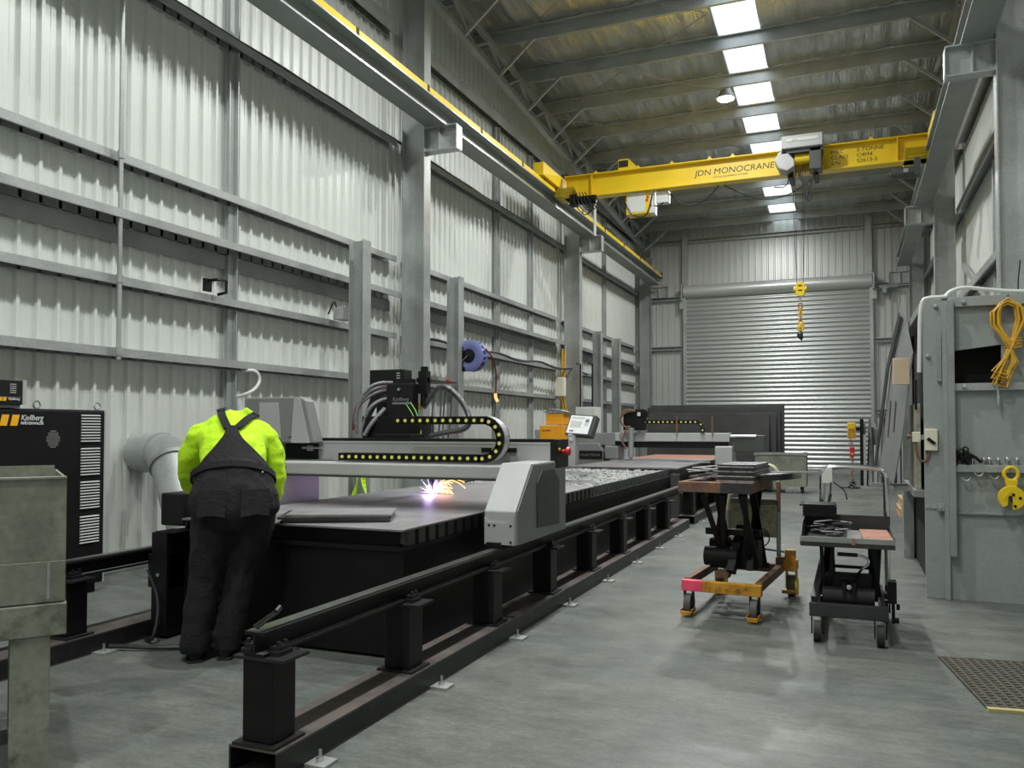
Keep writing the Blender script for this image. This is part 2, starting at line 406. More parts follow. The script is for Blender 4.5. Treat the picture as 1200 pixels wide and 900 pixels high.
# far wall ----------------------------------------------------------
wf = setting('wall_back', (-2.2, YF, 0))
DX0, DX1, DZ = -4.98, .62, 5.78
for nm, a, b, z0 in (('light_seal_skin', XL-.1, DX0, 0), ('light_seal_skin', DX1, XR+.1, 0), ('light_seal_skin', DX0, DX1, DZ)):
    G().box(a, b, YF+.04, YF+.12, z0, roof_z(YF)+.05).build(nm, 'outer', wf)  # added backing that keeps outside light from leaking in
def farsheets(x0, x1, z0):
    x = x0
    while x < x1-.05:
        w = min(1.0, x1-x); w = max(.2, round(w/.2)*.2)
        sheet(wf, (x, YF, 0), (1,0,0), (0,-1,0), w, z0, roof_z(YF), roof_z(YF), 'farsheet'); x += w
farsheets(XL, DX0+.02, .05); farsheets(DX0+.02, DX1, DZ-.05); farsheets(DX1, XR, .05)
def xgirt(x0, x1, z, h=.13, d=.17, y=YF-.03):
    p = [(0,0),(d,0),(d,.025),(d-.004,.025),(d-.004,.004),(.004,.004),(.004,h-.004),(d-.004,h-.004),(d-.004,h-.025),(d,h-.025),(d,h),(0,h)]
    G().prof(p, (x0, y, z-h/2), (x1, y, z-h/2), (0,-1,0), (0,0,1)).build('girt', 'galv', wf)
xgirt(-6.3, 1.8, 7.53); xgirt(-6.1, DX0-.1, 5.66); xgirt(-6.1, DX0-.1, 4.02); xgirt(DX1+.1, 1.8, 5.72); xgirt(DX1+.1, 1.8, 4.05); xgirt(-6.1, DX0-.1, 1.9); xgirt(DX1+.1, 1.8, 1.9)
for x in (DX0+.0, DX1-.06):
    G().box(x-.09, x+.09, YF-.28, YF-.19, 5.9, 7.78).box(x-.09, x-.075, YF-.19, YF-.03, 5.9, 7.78).box(x+.075, x+.09, YF-.19, YF-.03, 5.9, 7.78).build('door_post', 'galv', wf)
G().tube([(1.15, YF-.25, 7.6), (1.17, YF-.25, 5.6), (1.17, YF-.25, 2.2)], .012, 6).build('conduit', 'galv', wf)
G().tube([(1.0, YF-.2, 7.75), (.95, YF-.22, 8.0)], .012, 6).build('conduit', 'galv', wf)

# roller door --------------------------------------------------------
dr = setting('door_1', (-2.18, 27.0, 0))
pr = []; z = .12; nst = 0
while z < DZ-.02:
    for k, (dz, dy) in enumerate(((0, 0), (.02, -.006), (.045, -.028), (.07, -.036), (.095, -.028), (.12, -.006))): pr.append((z+dz, dy))
    z += .14
vs = []; fs = []
for zz, dy in pr: vs += [(DX0+.04, 27.06+dy, zz), (DX1-.04, 27.06+dy, zz)]
for i in range(len(pr)-1): fs.append((2*i, 2*i+1, 2*i+3, 2*i+2))
c = G().add(vs, fs).build('curtain', 'curtain', dr, smooth=True, fix=False)
G().box(DX0+.04, DX1-.04, 27.0, 27.1, .005, .12).build('bottom_bar', 'steel', dr)
g = G(); ring = [(math.cos(2*PI*i/28)*.2, math.sin(2*PI*i/28)*.2) for i in range(28)]
g.prof(ring, (DX0-.02, 26.98, 5.84), (DX1+.02, 26.98, 5.84), (0,1,0), (0,0,1))
g.build('drum', 'farsheet', dr, smooth=True)
G().cyl((DX0-.2, 26.98, 5.84), (DX1+.3, 26.98, 5.84), .03).build('shaft', 'galv', dr, smooth=True)
for x, s in ((DX0, -1), (DX1, 1)):
    G().box(x-.05, x+.05, 26.97, 27.16, 0, 5.68).box(x-.05+s*.05, x+.05+s*.05, 27.12, 27.27, 0, 5.68).build('guide', 'galv', dr)
    G().box(x-.02+s*.06, x+.02+s*.06, 26.75, 27.2, 5.55, 6.05).build('end_bracket', 'galv', dr)
    G().box(x-.09+s*.06, x+.09+s*.06, 26.92, 26.96, 5.28, 5.62).build('bracket_plate', 'galv', dr)
g = G(); g.cyl((DX1+.22, 26.98, 5.62), (DX1+.5, 26.98, 5.62), .09).cyl((DX1+.5, 26.98, 5.62), (DX1+.72, 26.98, 5.62), .06).box(DX1+.3, DX1+.42, 26.85, 27.0, 5.42, 5.6)
g.build('door_motor', 'galvdark', dr, smooth=True)

# right wall ---------------------------------------------------------
wr = setting('wall_right', (XR, 12, 0))
G().prism([(YN-.1, 0), (YF+.1, 0), (YF+.1, roof_z(YF)), (YN-.1, roof_z(YN))], 'x', XR+.04, XR+.12).build('light_seal_skin', 'outer', wr)  # unseen backing added against light leaks, as on the left
y = YN
while y < YF-.01:
    w = min(1.0, YF-y); w = max(.2, round(w/.2)*.2)
    sheet(wr, (XR, y, 0), (0,1,0), (-1,0,0), w, .02, roof_z(y), roof_z(y+w), 'sheet'); y += w
for (a, b) in BAYS:
    for z in (1.2, 2.5, 4.02, 5.84, 7.2):
        girt(wr, XR-.03, -1, a, b, z, h=.14, d=.19)
for yy in (15.3, 23.2):
    for z0, z1 in ((2.6, 3.94), (4.1, 5.76)):
        G().box(XR-.1, XR-.05, yy-.05, yy+.05, z0, z1).build('bridging_channel', 'galv', wr)
G().beam((XR-.12, 13.2, 2.6), (XR-.12, 18.9, 4.7), .05, .12).build('wall_brace', 'galv', wr)
# wall behind the camera
wb = setting('wall_front', (-2.2, YN, 0))
G().box(XL-.1, XR+.1, YN-.12, YN-.04, 0, roof_z(YN)+.1).build('light_seal_skin', 'outer', wb)  # unseen light seal added behind these sheets too
for i in range(9): sheet(wb, (XL+i, YN, 0), (1,0,0), (0,1,0), 1.0, .05, roof_z(YN), roof_z(YN), 'sheet')

# roof ----------------------------------------------------------------
ce = setting('ceiling', (-2.2, 12, 8.8))
SX0, SX1 = -2.25, -1.48
PUR = [20.38 + 1.52*k for k in range(-15, 5)]
edges = [YN-.1] + [p for p in PUR if YN < p < YF] + [YF+.1]
def roofbay(x0, x1, ya, yb, nx):
    vs = []; fs = []; ny = 8
    for j in range(ny+1):
        t = j/ny; yy = ya + (yb-ya)*t; sag = -.055*(1-(2*t-1)**4)
        for i in range(nx+1):
            xx = x0 + (x1-x0)*i/nx
            d = sag + .034*mnoise.noise(Vector((xx*4.2, yy*.5, 3))) + .022*mnoise.noise(Vector((xx*11, yy*.9, 8))) + .02*mnoise.noise(Vector((xx*1.2, yy*2.2, 5)))
            vs.append((xx, yy, roof_z(yy) + d*(1 if 0 < t < 1 else .3)))
    for j in range(ny):
        for i in range(nx):
            a = j*(nx+1)+i; fs.append((a, a+1, a+nx+2, a+nx+1))
    return G().add(vs, fs).build('insulation_panel', 'foil', ce, smooth=True, fix=False)
wd = setting('window_1', (-1.86, 12, 9.1))
for ya, yb in zip(edges[:-1], edges[1:]):
    roofbay(XL, SX0, ya, yb, 90); roofbay(SX1, XR, ya, yb, 76)
    za, zb = roof_z(ya)+.05, roof_z(yb)+.05
    G().add([(SX0-.05, ya, za), (SX1+.05, ya, za), (SX1+.05, yb, zb), (SX0-.05, yb, zb)], [(0,1,2,3)]).build('skylight_pane', 'skylight', wd, fix=False)
    for x0, x1 in ((XL-.15, SX0-.04), (SX1+.04, XR+.15)):
        G().add([(x0,ya,za+.06),(x1,ya,za+.06),(x1,yb,zb+.06),(x0,yb,zb+.06),(x0,ya,za+.09),(x1,ya,za+.09),(x1,yb,zb+.09),(x0,yb,zb+.09)],
                [(0,3,2,1),(4,5,6,7),(0,1,5,4),(1,2,6,5),(2,3,7,6),(3,0,4,7)]).build('roof_sheet', 'outer', ce)
for x in (SX0-.02, SX1+.02):
    G().beam((x, YN, roof_z(YN)+.07), (x, YF, roof_z(YF)+.07), .03, .16).build('skylight_flashing', 'galvdark', wd)
for p in PUR:
    if p > YF-.1 or p < YN+.2: continue
    z1 = roof_z(p)-.03; h = .24
    pz = [(0,0),(.075,0),(.075,.022),(.071,.022),(.071,.004),(.004,.004),(.004,h),(-.071,h),(-.071,h-.022),(-.075,h-.022),(-.075,h-.004),(0,h-.004)]
    G().prof(pz, (XL+.05, p, z1-h), (XR-.05, p, z1-h), (0,1,0), (0,0,1)).build('purlin', 'galv', ce)
    # fly braces from the purlin down to the edge trusses
    for xa, xb in ((-5.42, -6.14), (1.02, 1.72)):
        G().beam((xa, p, z1-h+.02), (xb, p, roof_z(p)-.86), .05, .05).build('fly_brace', 'galv', ce)
for i in range(7):
    y0 = 5.4 + i*3.04
    G().tube([(SX0, y0, roof_z(y0)-.27), (XL+.6, y0+3.0, roof_z(y0+3)-.27)], .008, 5).build('brace_rod', 'galvdark', ce)
    G().tube([(SX0, y0, roof_z(y0)-.27), (XL+.6, y0-3.0, roof_z(y0-3)-.27)], .008, 5).build('brace_rod', 'galvdark', ce)
for x in (-6.2, 1.76):
    tr = setting('trim_1' if x < 0 else 'trim_2', (x, 12, 8.2))
    G().ibeam((x, YN, roof_z(YN)-.86), (x, YF-.1, roof_z(YF)-.8), (1,0,0), (0,0,1), .12, .12, .012, .012).build('bottom_chord', 'galv', tr)
    G().ibeam((x, YN, roof_z(YN)-.33), (x, YF-.1, roof_z(YF)-.33), (1,0,0), (0,0,1), .1, .1, .012, .012).build('top_chord', 'galv', tr)
    yy = YN+.5
    while yy < YF-1.2:
        G().beam((x, yy, roof_z(yy)-.84), (x, yy+.76, roof_z(yy+.76)-.36), .045, .045).build('truss_web', 'galv', tr)
        G().beam((x, yy+.76, roof_z(yy+.76)-.36), (x, yy+1.52, roof_z(yy+1.52)-.84), .045, .045).build('truss_web', 'galv', tr)
        yy += 1.52

# columns --------------------------------------------------------------
names_l = ['beside the camera', 'carrying the crane rail above the plasma cutter', 'behind the white cabinet', 'in the far left corner by the roller door']
names_r = ['on the right wall near the camera', 'rising behind the grey booth', 'on the right wall in the middle distance', 'in the far right corner by the roller door']
for k, yc in enumerate(COLY):
    for side, xi, s, nm in ((0, -6.1, -1, names_l[k]), (1, 1.66, 1, names_r[k])):
        xm = xi + s*.2
        t = thing('steel_column', 'tall galvanised steel column ' + nm, 'column', (xm, yc, 0), group=None)
        G().ibeam((xm, yc, .02), (xm, yc, roof_z(yc)-.95), (0,1,0), (1,0,0), .21, .4, .016, .012).build('shaft', 'galv', t)
        G().box(xm-.25, xm+.25, yc-.16, yc+.16, 0, .02).build('base_plate', 'galvdark', t)
        xe = -5.55 if s < 0 else 1.12
        g = G()
        x0, x1 = min(xi, xe), max(xi, xe)
        g.box(x0, x1, yc-.1, yc+.1, 6.06, 6.08).box(x0, x1, yc-.1, yc+.1, 5.7, 5.715).box(x0, x1, yc-.006, yc+.006, 5.715, 6.06)
        for xx in (xe - (-s)*.0 , xi + (xe-xi)*.45): g.box(xx-.006, xx+.006, yc-.1, yc+.1, 5.715, 6.06)
        g.build('corbel', 'galv', t)
        G().beam((xi-s*.0, yc, 6.42), (xe - (-s)*.28, yc, 6.42), .08, .06).build('tie_back', 'galvdark', t)

# runway beams -----------------------------------------------------------
for side, xc, y1 in ((0, -5.9, 26.75), (1, 1.46, 26.3)):
    t = thing('runway_beam', 'long crane runway beam with yellow rail along the left wall' if side == 0 else 'long crane runway beam high along the right wall', 'beam', (xc, 11, 6.08), group=None)
    w = .34
    G().box(xc-w/2, xc+w/2, YN+.1, y1, 6.08, 6.1).build('bottom_flange', 'primer', t)
    G().box(xc-.008, xc+.008, YN+.1, y1, 6.1, 6.36).build('web', 'primer', t)
    G().box(xc-w/2, xc+w/2, YN+.1, y1, 6.36, 6.378).build('top_flange', 'primer', t)
    for x in (xc-w/2, xc+w/2):      # bright steel strips along the flange edges
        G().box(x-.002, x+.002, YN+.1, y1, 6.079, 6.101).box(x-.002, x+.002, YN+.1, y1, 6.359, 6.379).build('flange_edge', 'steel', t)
    xrail = xc + (.12 if side == 0 else 0)
    rl = G().box(xrail-.045, xrail+.045, YN+.1, y1+.35, 6.38, 6.47).build('crane_rail', 'yellow', t, bev=.004)
    if side == 0:
        yy = 5.0
        while yy < y1:
            G().box(xrail-.052, xrail+.052, yy-.03, yy+.03, 6.379, 6.478).build('rail_clip', 'black', t); yy += 1.9
        G().box(xrail-.05, xrail+.05, y1+.33, y1+.39, 6.36, 6.54).build('end_stop', 'black', t)

# high bay lamps ------------------------------------------------------------
where = ['behind the camera', 'over the near end of the hall', 'over the bent worker', 'over the tank of the near machine', 'over the near crane bay', 'above the crane girder', 'beyond the crane girder']
for k, yy in enumerate((-2.2, 1.4, 5.3, 9.3, 13.4, 17.6, 22.0)):
    z = roof_z(yy) - .42
    t = thing('high_bay_lamp', 'lit high bay lamp hung beside the skylight ' + where[k], 'lamp', (-2.36, yy, z))
    G().lathe((-2.36, yy, z+.02), (0,0,1), [(.19, 0), (.2, .02), (.11, .16), (.08, .26)], 20).build('housing', 'galvdark', t, smooth=True)
    G().lathe((-2.36, yy, z), (0,0,1), [(.13, .0), (.17, .015), (.17, .03)], 20).build('lens', 'lamp', t, smooth=True)
    G().cyl((-2.36, yy, z+.28), (-2.36, yy, z+.38), .012, n=8).build('hanger', 'galvdark', t)
    ld = bpy.data.lights.new('high_bay_light', 'AREA'); ld.shape = 'DISK'; ld.size = .22; ld.spread = R(156 if k < 5 else 175); ld.energy = LAMP_POWER; ld.color = (.985, 1.0, .97)
    lo = bpy.data.objects.new('high_bay_light', ld); COL.objects.link(lo); lo.parent = t; lo.location = (0, 0, -.02)
# ------------------------------------------------------------------ tracks of the cutting machines
def track(label, s, xb, y0, y1, py0):
    # s: +1 = outer face towards +x
    t = thing('machine_track', label, 'rail track', (xb, (y0+y1)/2, 0))
    w, h = .24, .12; x0, x1 = xb-w/2, xb+w/2; tk = .009
    g = G()
    g.box(x0, x1, y0, y1, h-tk, h); g.box(x0, x1, y0, y1, 0, tk)
    bb = g.build('base_beam', 'track', t)
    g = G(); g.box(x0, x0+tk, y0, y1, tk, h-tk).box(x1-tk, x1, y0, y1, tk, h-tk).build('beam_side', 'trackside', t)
    xr = xb - s*.015
    ra = G().ibeam((xr, y0+.02, .525), (xr, y1, .525), (1,0,0), (0,0,1), .10, .1, .014, .012).build('rail', 'black', t)
    G().box(xr-.032, xr+.032, y0+.02, y1, .575, .582).build('running_surface', 'rail', t)
    G().box(xr+.012, xr+.051, y0+.02, y1, .4885, .4905).build('flange_top', 'flangelit', t)  # thin pale sheet painted as the lit top of the flange
    protos = None; k = 0; yy = py0
    while yy < y1-.1:
        if protos is None:
            a = G().box(xb-.075, xb+.075, yy-.075, yy+.075, .132, .463).build('post', 'black', t, bev=.006)
            b = G().box(xb-.105, xb+.105, yy-.10, yy+.10, h, .132).build('foot_plate', 'trackside', t)
            c = G().box(xb-.115, xb+.135, yy-.085, yy+.085, .463, .475).build('head_plate', 'trackside', t)
            ds = []
            for sx in (-1, 1):
                x = xr + sx*.068
                g = G(); g.box(x-.028, x+.028, yy-.045, yy+.045, .475, .494).box(x-sx*.006-.026, x-sx*.006+.026, yy-.034, yy+.034, .494, .512)
                for dy in (-.02, .022): g.cyl((x+sx*.008, yy+dy, .512), (x+sx*.008, yy+dy, .53), .010, n=6)
                ds.append(g.build('rail_clamp', 'trackside', t))
            g = G(); xa = xb + s*.165
            g.box(xa-.055, xa+.055, yy+.12-.05, yy+.12+.05, 0, .014)
            e = g.build('anchor_plate', 'galv', t)
            g = G(); g.cyl((xa, yy+.12, .014), (xa, yy+.12, .03), .016, n=6).cyl((xa, yy+.12, .03), (xa, yy+.12, .062), .008, n=8)
            e2 = g.build('anchor_bolt', 'steel', e)
            protos = [a, b, c, *ds, e]; base = yy
        else:
            for o in protos:
                n = copy_part(o, t, o.location + Vector((0, yy-base, 0)))
                if o is e: copy_part(e2, n, e2.location)
        yy += 1.1
    return t
tk = track('black rail track on posts along the right of the near cutting table', 1, -2.22, 2.68, 11.66, 2.78)
tg = G()
tg.tube([(-2.24, 2.72, .585), (-2.19, 2.80, .64)], .006, 6).tube([(-2.27, 2.74, .585), (-2.22, 2.83, .64)], .006, 6).cyl((-2.2,2.795,.64),(-2.2,2.82,.655),.012,n=8)
tg.build('rail_stop_rods', 'trackside', tk)
track('black rail track in front of the power cabinet, left of the worker', 1, -4.465, 1.5, 11.66, 1.48+1.1*2-1.1)
track('far black rail track starting beyond the near one, along the second cutting table', 1, -2.22, 12.05, 19.0, 12.3)
track('far rail track on the wall side of the second cutting table', 1, -4.6, 12.2, 19.0, 12.4)

# ------------------------------------------------------------------ cutting table 1
t = thing('cutting_table', 'long black plasma cutting table with slats, nearest the camera', 'cutting table', (-3.34, 8.3, 0))
X0, X1, Y0, Y1 = -4.2, -2.5, 4.36, 12.25
G().box(X0, X1, Y0, Y1, .02, .655).build('tank', 'black', t)
G().box(X0-.015, X1+.015, Y0-.02, Y1, .655, .68).build('rim', 'blackmatt', t)
G().box(X0, X0+.02, Y0, Y1, .68, .775).box(X0, X1, Y1-.02, Y1, .68, .775).box(X0+.03, X1-.06, Y0+.05, Y0+.06, .68, .76).build('inner_wall', 'blackmatt', t)
a = None; y = Y0+.06; n = 0
while y < Y1-.1:
    if a is None:
        a = G().box(X1-.03, X1+.0, y, y+.085, .68, .778).build('slat_end', 'mdark', t); base = y
    else: copy_part(a, t, a.location + Vector((0, y-base, 0)))
    y += .135
g = G(); y = Y0+.1
while y < Y1-.06:
    N_ = 40; pts = []
    for i in range(N_+1):
        x = X0+.03 + (X1-.04-X0-.03)*i/N_
        hh = .772 + .012*mnoise.noise(Vector((x*9, y*5, 1))) - (.05*random.random() if random.random() < .45 else 0)
        pts.append((x, hh))
    vs = []
    lean = random.uniform(-.025, .025)
    for x, hh in pts: vs += [(x, y, .60), (x, y+lean, hh), (x, y+.012, .60), (x, y+.012+lean, hh)]
    fs = []
    for i in range(N_):
        o = 4*i; fs += [(o, o+4, o+5, o+1), (o+2, o+3, o+7, o+6), (o+1, o+5, o+7, o+3)]
    g.add(vs, fs); y += .085
stuff(part(g.build('slats', 'slat', t), 'jagged bright support slats across the tank'))
g = G(); x = X0+.2
while x < X1-.1:
    g.box(x, x+.006, Y0+3.4, Y1-.06, .6, .735); x += .26
stuff(g.build('cross_bars', 'darksteel', t))
# left end box at the worker's side
G().box(-4.33, -4.2, 4.2, 4.75, .02, .70).box(-4.38, -4.2, 4.22, 4.5, .33, .55).box(-4.3, -4.12, 4.2, 4.36, .70, .71).build('end_box', 'black', t)
G().box(-4.46, -4.25, 4.40, 4.68, .72, .945).build('control_box', 'blackmatt', t, bev=.012)
for z in (.10, .42): G().cyl((-4.27, 4.19, z), (-4.27, 4.2, z), .012, n=8).build('bolt', 'steel', t)
g = G(); g.tube([(-4.3, 4.12, .02), (-4.15, 4.05, .03), (-4.25, 4.2, .25), (-4.36, 4.2, .45)], .012, 6, smooth=2)
g.build('cable', 'hose', t)
G().tube([(-4.32,3.86,.03),(-4.0,3.98,.02),(-3.7,4.2,.02),(-3.2,4.28,.02)],.014,6,smooth=2).build('floor_cable','hose',t)

# the plate being cut and loose sheets
def slab(name, label, x0, x1, y0, y1, z0, z1, rot=0, mt='plate', group=None, cat='steel plate'):
    g = G(); g.box(x0, x1, y0, y1, z0, z1)
    if rot:
        c = Vector(((x0+x1)/2, (y0+y1)/2, 0)); g.T = Matrix.Translation(c) @ Matrix.Rotation(rot, 4, 'Z') @ Matrix.Translation(-c)
    return tag(g.build(name, mt), label, cat, group)
slab('steel_plate', 'large bluish steel plate being cut on the near cutting table', -4.17, -2.47, 4.30, 8.3, .779, .79)
lab = ('lowest', 'second lowest', 'second from top', 'topmost')
for k in range(4):
    Tsh = Matrix.Translation((-2.76 + .012*(k%2), 4.64 - .01*(k%3), .7905 + .0128*k)) @ Matrix.Rotation(R(26 + (k%3)*1.2), 4, 'Z')
    tag(G(Tsh).box(-.70 + .02*(k%2), 0, 0, .46 - .03*(k%2), 0, .012).build('steel_sheet', 'plate' if k == 3 else 'darksteel'), lab[k] + ' of the loose steel sheets stacked on the big plate beside the worker', 'steel plate', 'loose sheets beside the worker')
# cut skeleton strips left on the slats
for i in range(16):
    x = random.uniform(X0+.2, X1-.5); y = random.uniform(8.5, 11.9); L_ = random.uniform(.2, .8); a_ = random.uniform(-.5, .5)
    slab('cut_strip', 'thin bright offcut strip lying on the slats of the near cutting table', x, min(x+L_, X1-.05), y, y+random.uniform(.04, .09), .779, .785, a_*.3, 'steel', 'offcut strips on the near cutting table', 'offcut')

# ------------------------------------------------------------------ gantry 1
t = thing('cutting_gantry', 'grey plasma cutting gantry with energy chain spanning the near table', 'gantry', (-3.3, 5.7, .585))
side = [(5.17, .60), (5.17, .83), (5.47, 1.145), (6.23, 1.145), (6.23, .60)]
G().prism(side, 'x', -2.33, -2.10).build('right_leg', 'mgrey', t, bev=.008)
G().prism([(5.20,.602),(5.20,.83),(5.49,1.13),(6.21,1.13),(6.21,.602)], 'x', -2.101, -2.094).build('side_cover', 'mgrey2', t)
pn = [(5.56,.68),(5.56,1.0),(5.66,1.085),(5.92,1.085),(6.04,1.0),(6.04,.66)]
G().prism(pn, 'x', -2.095, -2.086).build('access_panel', 'mdark', t)
G().prism([(-2.325, .605), (-2.325, .79), (-2.295, .755), (-2.155, .755), (-2.105, .80), (-2.105, .605)], 'y', 5.160, 5.171).build('wiper_cover', 'mgrey', t)
for x, z in ((-2.25, .735), (-2.13, .735), (-2.13, .625), (-2.29, .735)): G().cyl((x, 5.155, z), (x, 5.161, z), .008, n=8).build('screw', 'black', t)
G().box(-2.30, -2.2, 5.13, 5.17, .588, .62).build('rail_scraper', 'black', t)
G().box(-4.45, -2.2, 5.47, 5.80, 1.028, 1.122).build('front_beam', 'mgrey', t, bev=.01)
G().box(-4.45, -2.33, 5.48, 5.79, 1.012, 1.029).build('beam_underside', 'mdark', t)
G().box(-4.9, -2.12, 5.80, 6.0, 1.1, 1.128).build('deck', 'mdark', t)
G().box(-5.0, -2.14, 5.99, 6.25, 1.105, 1.285).build('rear_beam', 'mgrey', t, bev=.006)
G().box(-5.0, -2.14, 6.02, 6.22, 1.285, 1.31).build('guide_rail', 'black', t)
G().box(-5.0, -2.14, 5.985, 5.99, 1.27, 1.286).build('beam_edge', 'mgrey', t)
G().box(-2.14, -2.085, 5.98, 6.26, 1.09, 1.31).build('end_cap', 'black', t, bev=.004)
g = G(); g.cyl((-2.085, 6.1, 1.215), (-2.05, 6.1, 1.215), .016).lathe((-2.05, 6.1, 1.215), (1,0,0), [(.03,0),(.036,.01),(.03,.03),(.012,.036)], 16)
part(g.build('emergency_stop', 'red', t, smooth=True), 'red mushroom emergency stop button')
G().lathe((-2.085, 6.03, 1.23), (1,0,0), [(.014,0),(.014,.008),(.006,.012)], 12).build('key_switch', 'safety', t, smooth=True)
g = G(); g.box(-2.72, -2.42, 5.975, 5.992, 1.205, 1.24); g.build('cable_tray', 'black', t)
g = G(); g.box(-2.62, -2.585, 5.955, 5.99, 1.205, 1.245).cyl((-2.54,5.97,1.225),(-2.50,5.97,1.225),.02).cyl((-2.52,5.95,1.24),(-2.52,5.97,1.26),.012)
g.build('valve', 'steel', t, smooth=True)
G().box(-2.62, -2.48, 5.975, 5.99, 1.13, 1.2).build('cover_plate', 'mgrey2', t)
# left carriage: leg, hood, limit switch
G().prism([(5.25,.60),(5.25,.9),(5.45,1.1),(5.92,1.1),(5.92,.60)], 'x', -4.80, -4.22).build('left_leg', 'mgrey2', t, bev=.008)
G().prism([(-4.97, 1.27), (-4.97, 1.665), (-4.37, 1.665), (-4.32, 1.635), (-4.22, 1.27)], 'y', 5.85, 5.98).build('console_hood', 'mgrey2', t, bev=.012)
G().prism([(-4.80, 1.31), (-4.80, 1.62), (-4.60, 1.62), (-4.57, 1.31)], 'y', 5.842, 5.852).build('hood_panel', 'mgrey', t)
G().prism([(-4.46, 1.27), (-4.43, 1.655), (-4.37, 1.655), (-4.27, 1.27)], 'y', 5.84, 5.851).build('hood_bevel', 'mgrey', t)
G().box(-4.62, -4.28, 5.97, 5.992, 1.12, 1.26).build('terminal_box', 'black', t)
g = G(); g.box(-4.37, -4.31, 5.95, 5.98, 1.2, 1.245).cyl((-4.42,5.955,1.225),(-4.22,5.955,1.225),.014); g.build('limit_switch', 'steel', t)
G().tube([(-4.62,5.9,1.29),(-4.5,5.86,1.31),(-4.42,5.86,1.34)],.014,6,smooth=1).build('cable','hose',t)
# energy chain: every link a piece
ch = setting('energy_chain'); del ch['kind']; ch.parent = t; ch.location = (-0.2, 0, .6)
zl, zu, xe, xs = 1.167, 1.455, -2.56, -3.80
rr = (zu-zl)/2; path = []
n = 0; pitch = .066
x = xs
while x < xe: path.append((x, zl, 0)); x += pitch
ang = 0
while ang < PI: path.append((xe + rr*math.sin(ang), zl+rr-rr*math.cos(ang), ang)); ang += pitch/rr
x = xe
while x > -3.35: path.append((x, zu, PI)); x -= pitch
g = G()
hw = pitch/2+.004; hh = .030
oct_ = [(-hw,-hh),(hw,-hh),(hw,hh),(-hw,hh)]
g.prism(oct_, 'y', -.062, -.048); g.prism(oct_, 'y', .048, .062); g.m = 0
g.box(-.022, .022, -.048, .048, -hh, -hh+.007); g.m = 1; g.box(-.03, .03, -.048, .048, hh-.007, hh)
g.m = 2; g.cyl((0, -.062, 0), (0, -.066, 0), .0135, n=12)
proto = g.build('chain_link', ['black', 'black', 'dot'], None)
pz = proto.location.z
for i, (x, z, a) in enumerate(path):
    o = proto if i == 0 else proto.copy()
    if i: COL.objects.link(o)
    o.parent = ch
    o.rotation_euler = (0, -a, 0)
    off = Matrix.Rotation(-a, 3, 'Y') @ Vector((0, -.002, -.03))
    o.location = Vector((x, 5.70, z)) + off - (Vector(t.location) + Vector(ch.location))
g = G(); arc = [(xe+(rr+.034)*math.sin(a), zl+rr-(rr+.034)*math.cos(a)) for a in [PI*i/18 for i in range(1,18)]]
for i in range(len(arc)-1):
    (xa, za), (xb_, zb_) = arc[i], arc[i+1]
    g.add([(xa,5.655,za),(xa,5.745,za),(xb_,5.745,zb_),(xb_,5.655,zb_)], [(0,1,2,3)])
g.build('chain_back_plates', 'mgrey', ch, fix=False)
G().box(-3.90, -3.80, 5.66, 5.74, 1.135, 1.17).build('chain_bracket', 'steel', t)
# torch carriage and height control
G().box(-4.0, -3.42, 6.24, 6.5, 1.30, 1.50).box(-3.75, -3.40, 6.05, 6.3, 1.26, 1.345).build('carriage', 'black', t, bev=.006)
G().box(-3.79, -3.53, 6.30, 6.42, 1.46, 1.79).build('torch_box', 'blackmatt', t, bev=.012)
G().box(-3.73, -3.56, 6.31, 6.42, 1.79, 1.83).build('torch_box_cap', 'blackmatt', t)
G().box(-4.09, -3.73, 6.50, 6.66, 1.62, 1.93).box(-3.98, -3.78, 6.44, 6.6, 1.47, 1.64).build('valve_box', 'blackmatt', t, bev=.01)
for i in range(5): G().box(-3.80, -3.765, 6.492, 6.5, 1.80+i*.022, 1.81+i*.022).build('vent_slot', 'mgrey', t)
text('Kjellberg', .045, (-3.725, 6.297, 1.635), (1,0,0), (0,0,1), 'letterg', t, shear=.2)
G().box(-3.725, -3.55, 6.294, 6.3, 1.605, 1.622).build('badge', 'letterg', t)
G().cyl((-3.655, 6.3, 1.735), (-3.655, 6.28, 1.735), .014).build('knob', 'steel', t)
g = G(); g.cyl((-3.49, 6.45, 1.60), (-3.49, 6.45, 1.94), .035).box(-3.53, -3.45, 6.41, 6.49, 1.70, 1.90).box(-3.56, -3.45, 6.43, 6.47, 1.80, 1.84)
g.build('lift_motor', 'black', t)
g = G(); g.cyl((-3.56, 6.72, .85), (-3.56, 6.72, 1.35), .026).cyl((-3.56, 6.72, .82), (-3.56, 6.72, .86), .014, .024).box(-3.62, -3.5, 6.5, 6.75, 1.3, 1.36)
g.build('torch', 'black', t, smooth=True)
G().cyl((-3.535,6.44,1.56),(-3.535,6.44,1.62),.016).build('brass_fitting','orange',t)
g = G()
for k in range(5):
    dy = .025*k; dz = .012*k
    g.tube([(-3.78, 6.52+dy, 1.80-dz), (-3.95, 6.52+dy, 1.80-dz), (-4.09, 6.54+dy, 1.68-dz), (-4.16-.006*k, 6.54+dy, 1.49), (-4.165, 6.5+dy, 1.33), (-4.10, 6.45+dy, 1.31)], .013, 7, smooth=2)
g.tube([(-3.84, 6.46, 1.70), (-3.98, 6.47, 1.65), (-4.09, 6.48, 1.50), (-4.14, 6.47, 1.33)], .017, 8, smooth=2)
g.build('hose_bundle', 'hose', t, smooth=True)
g = G()
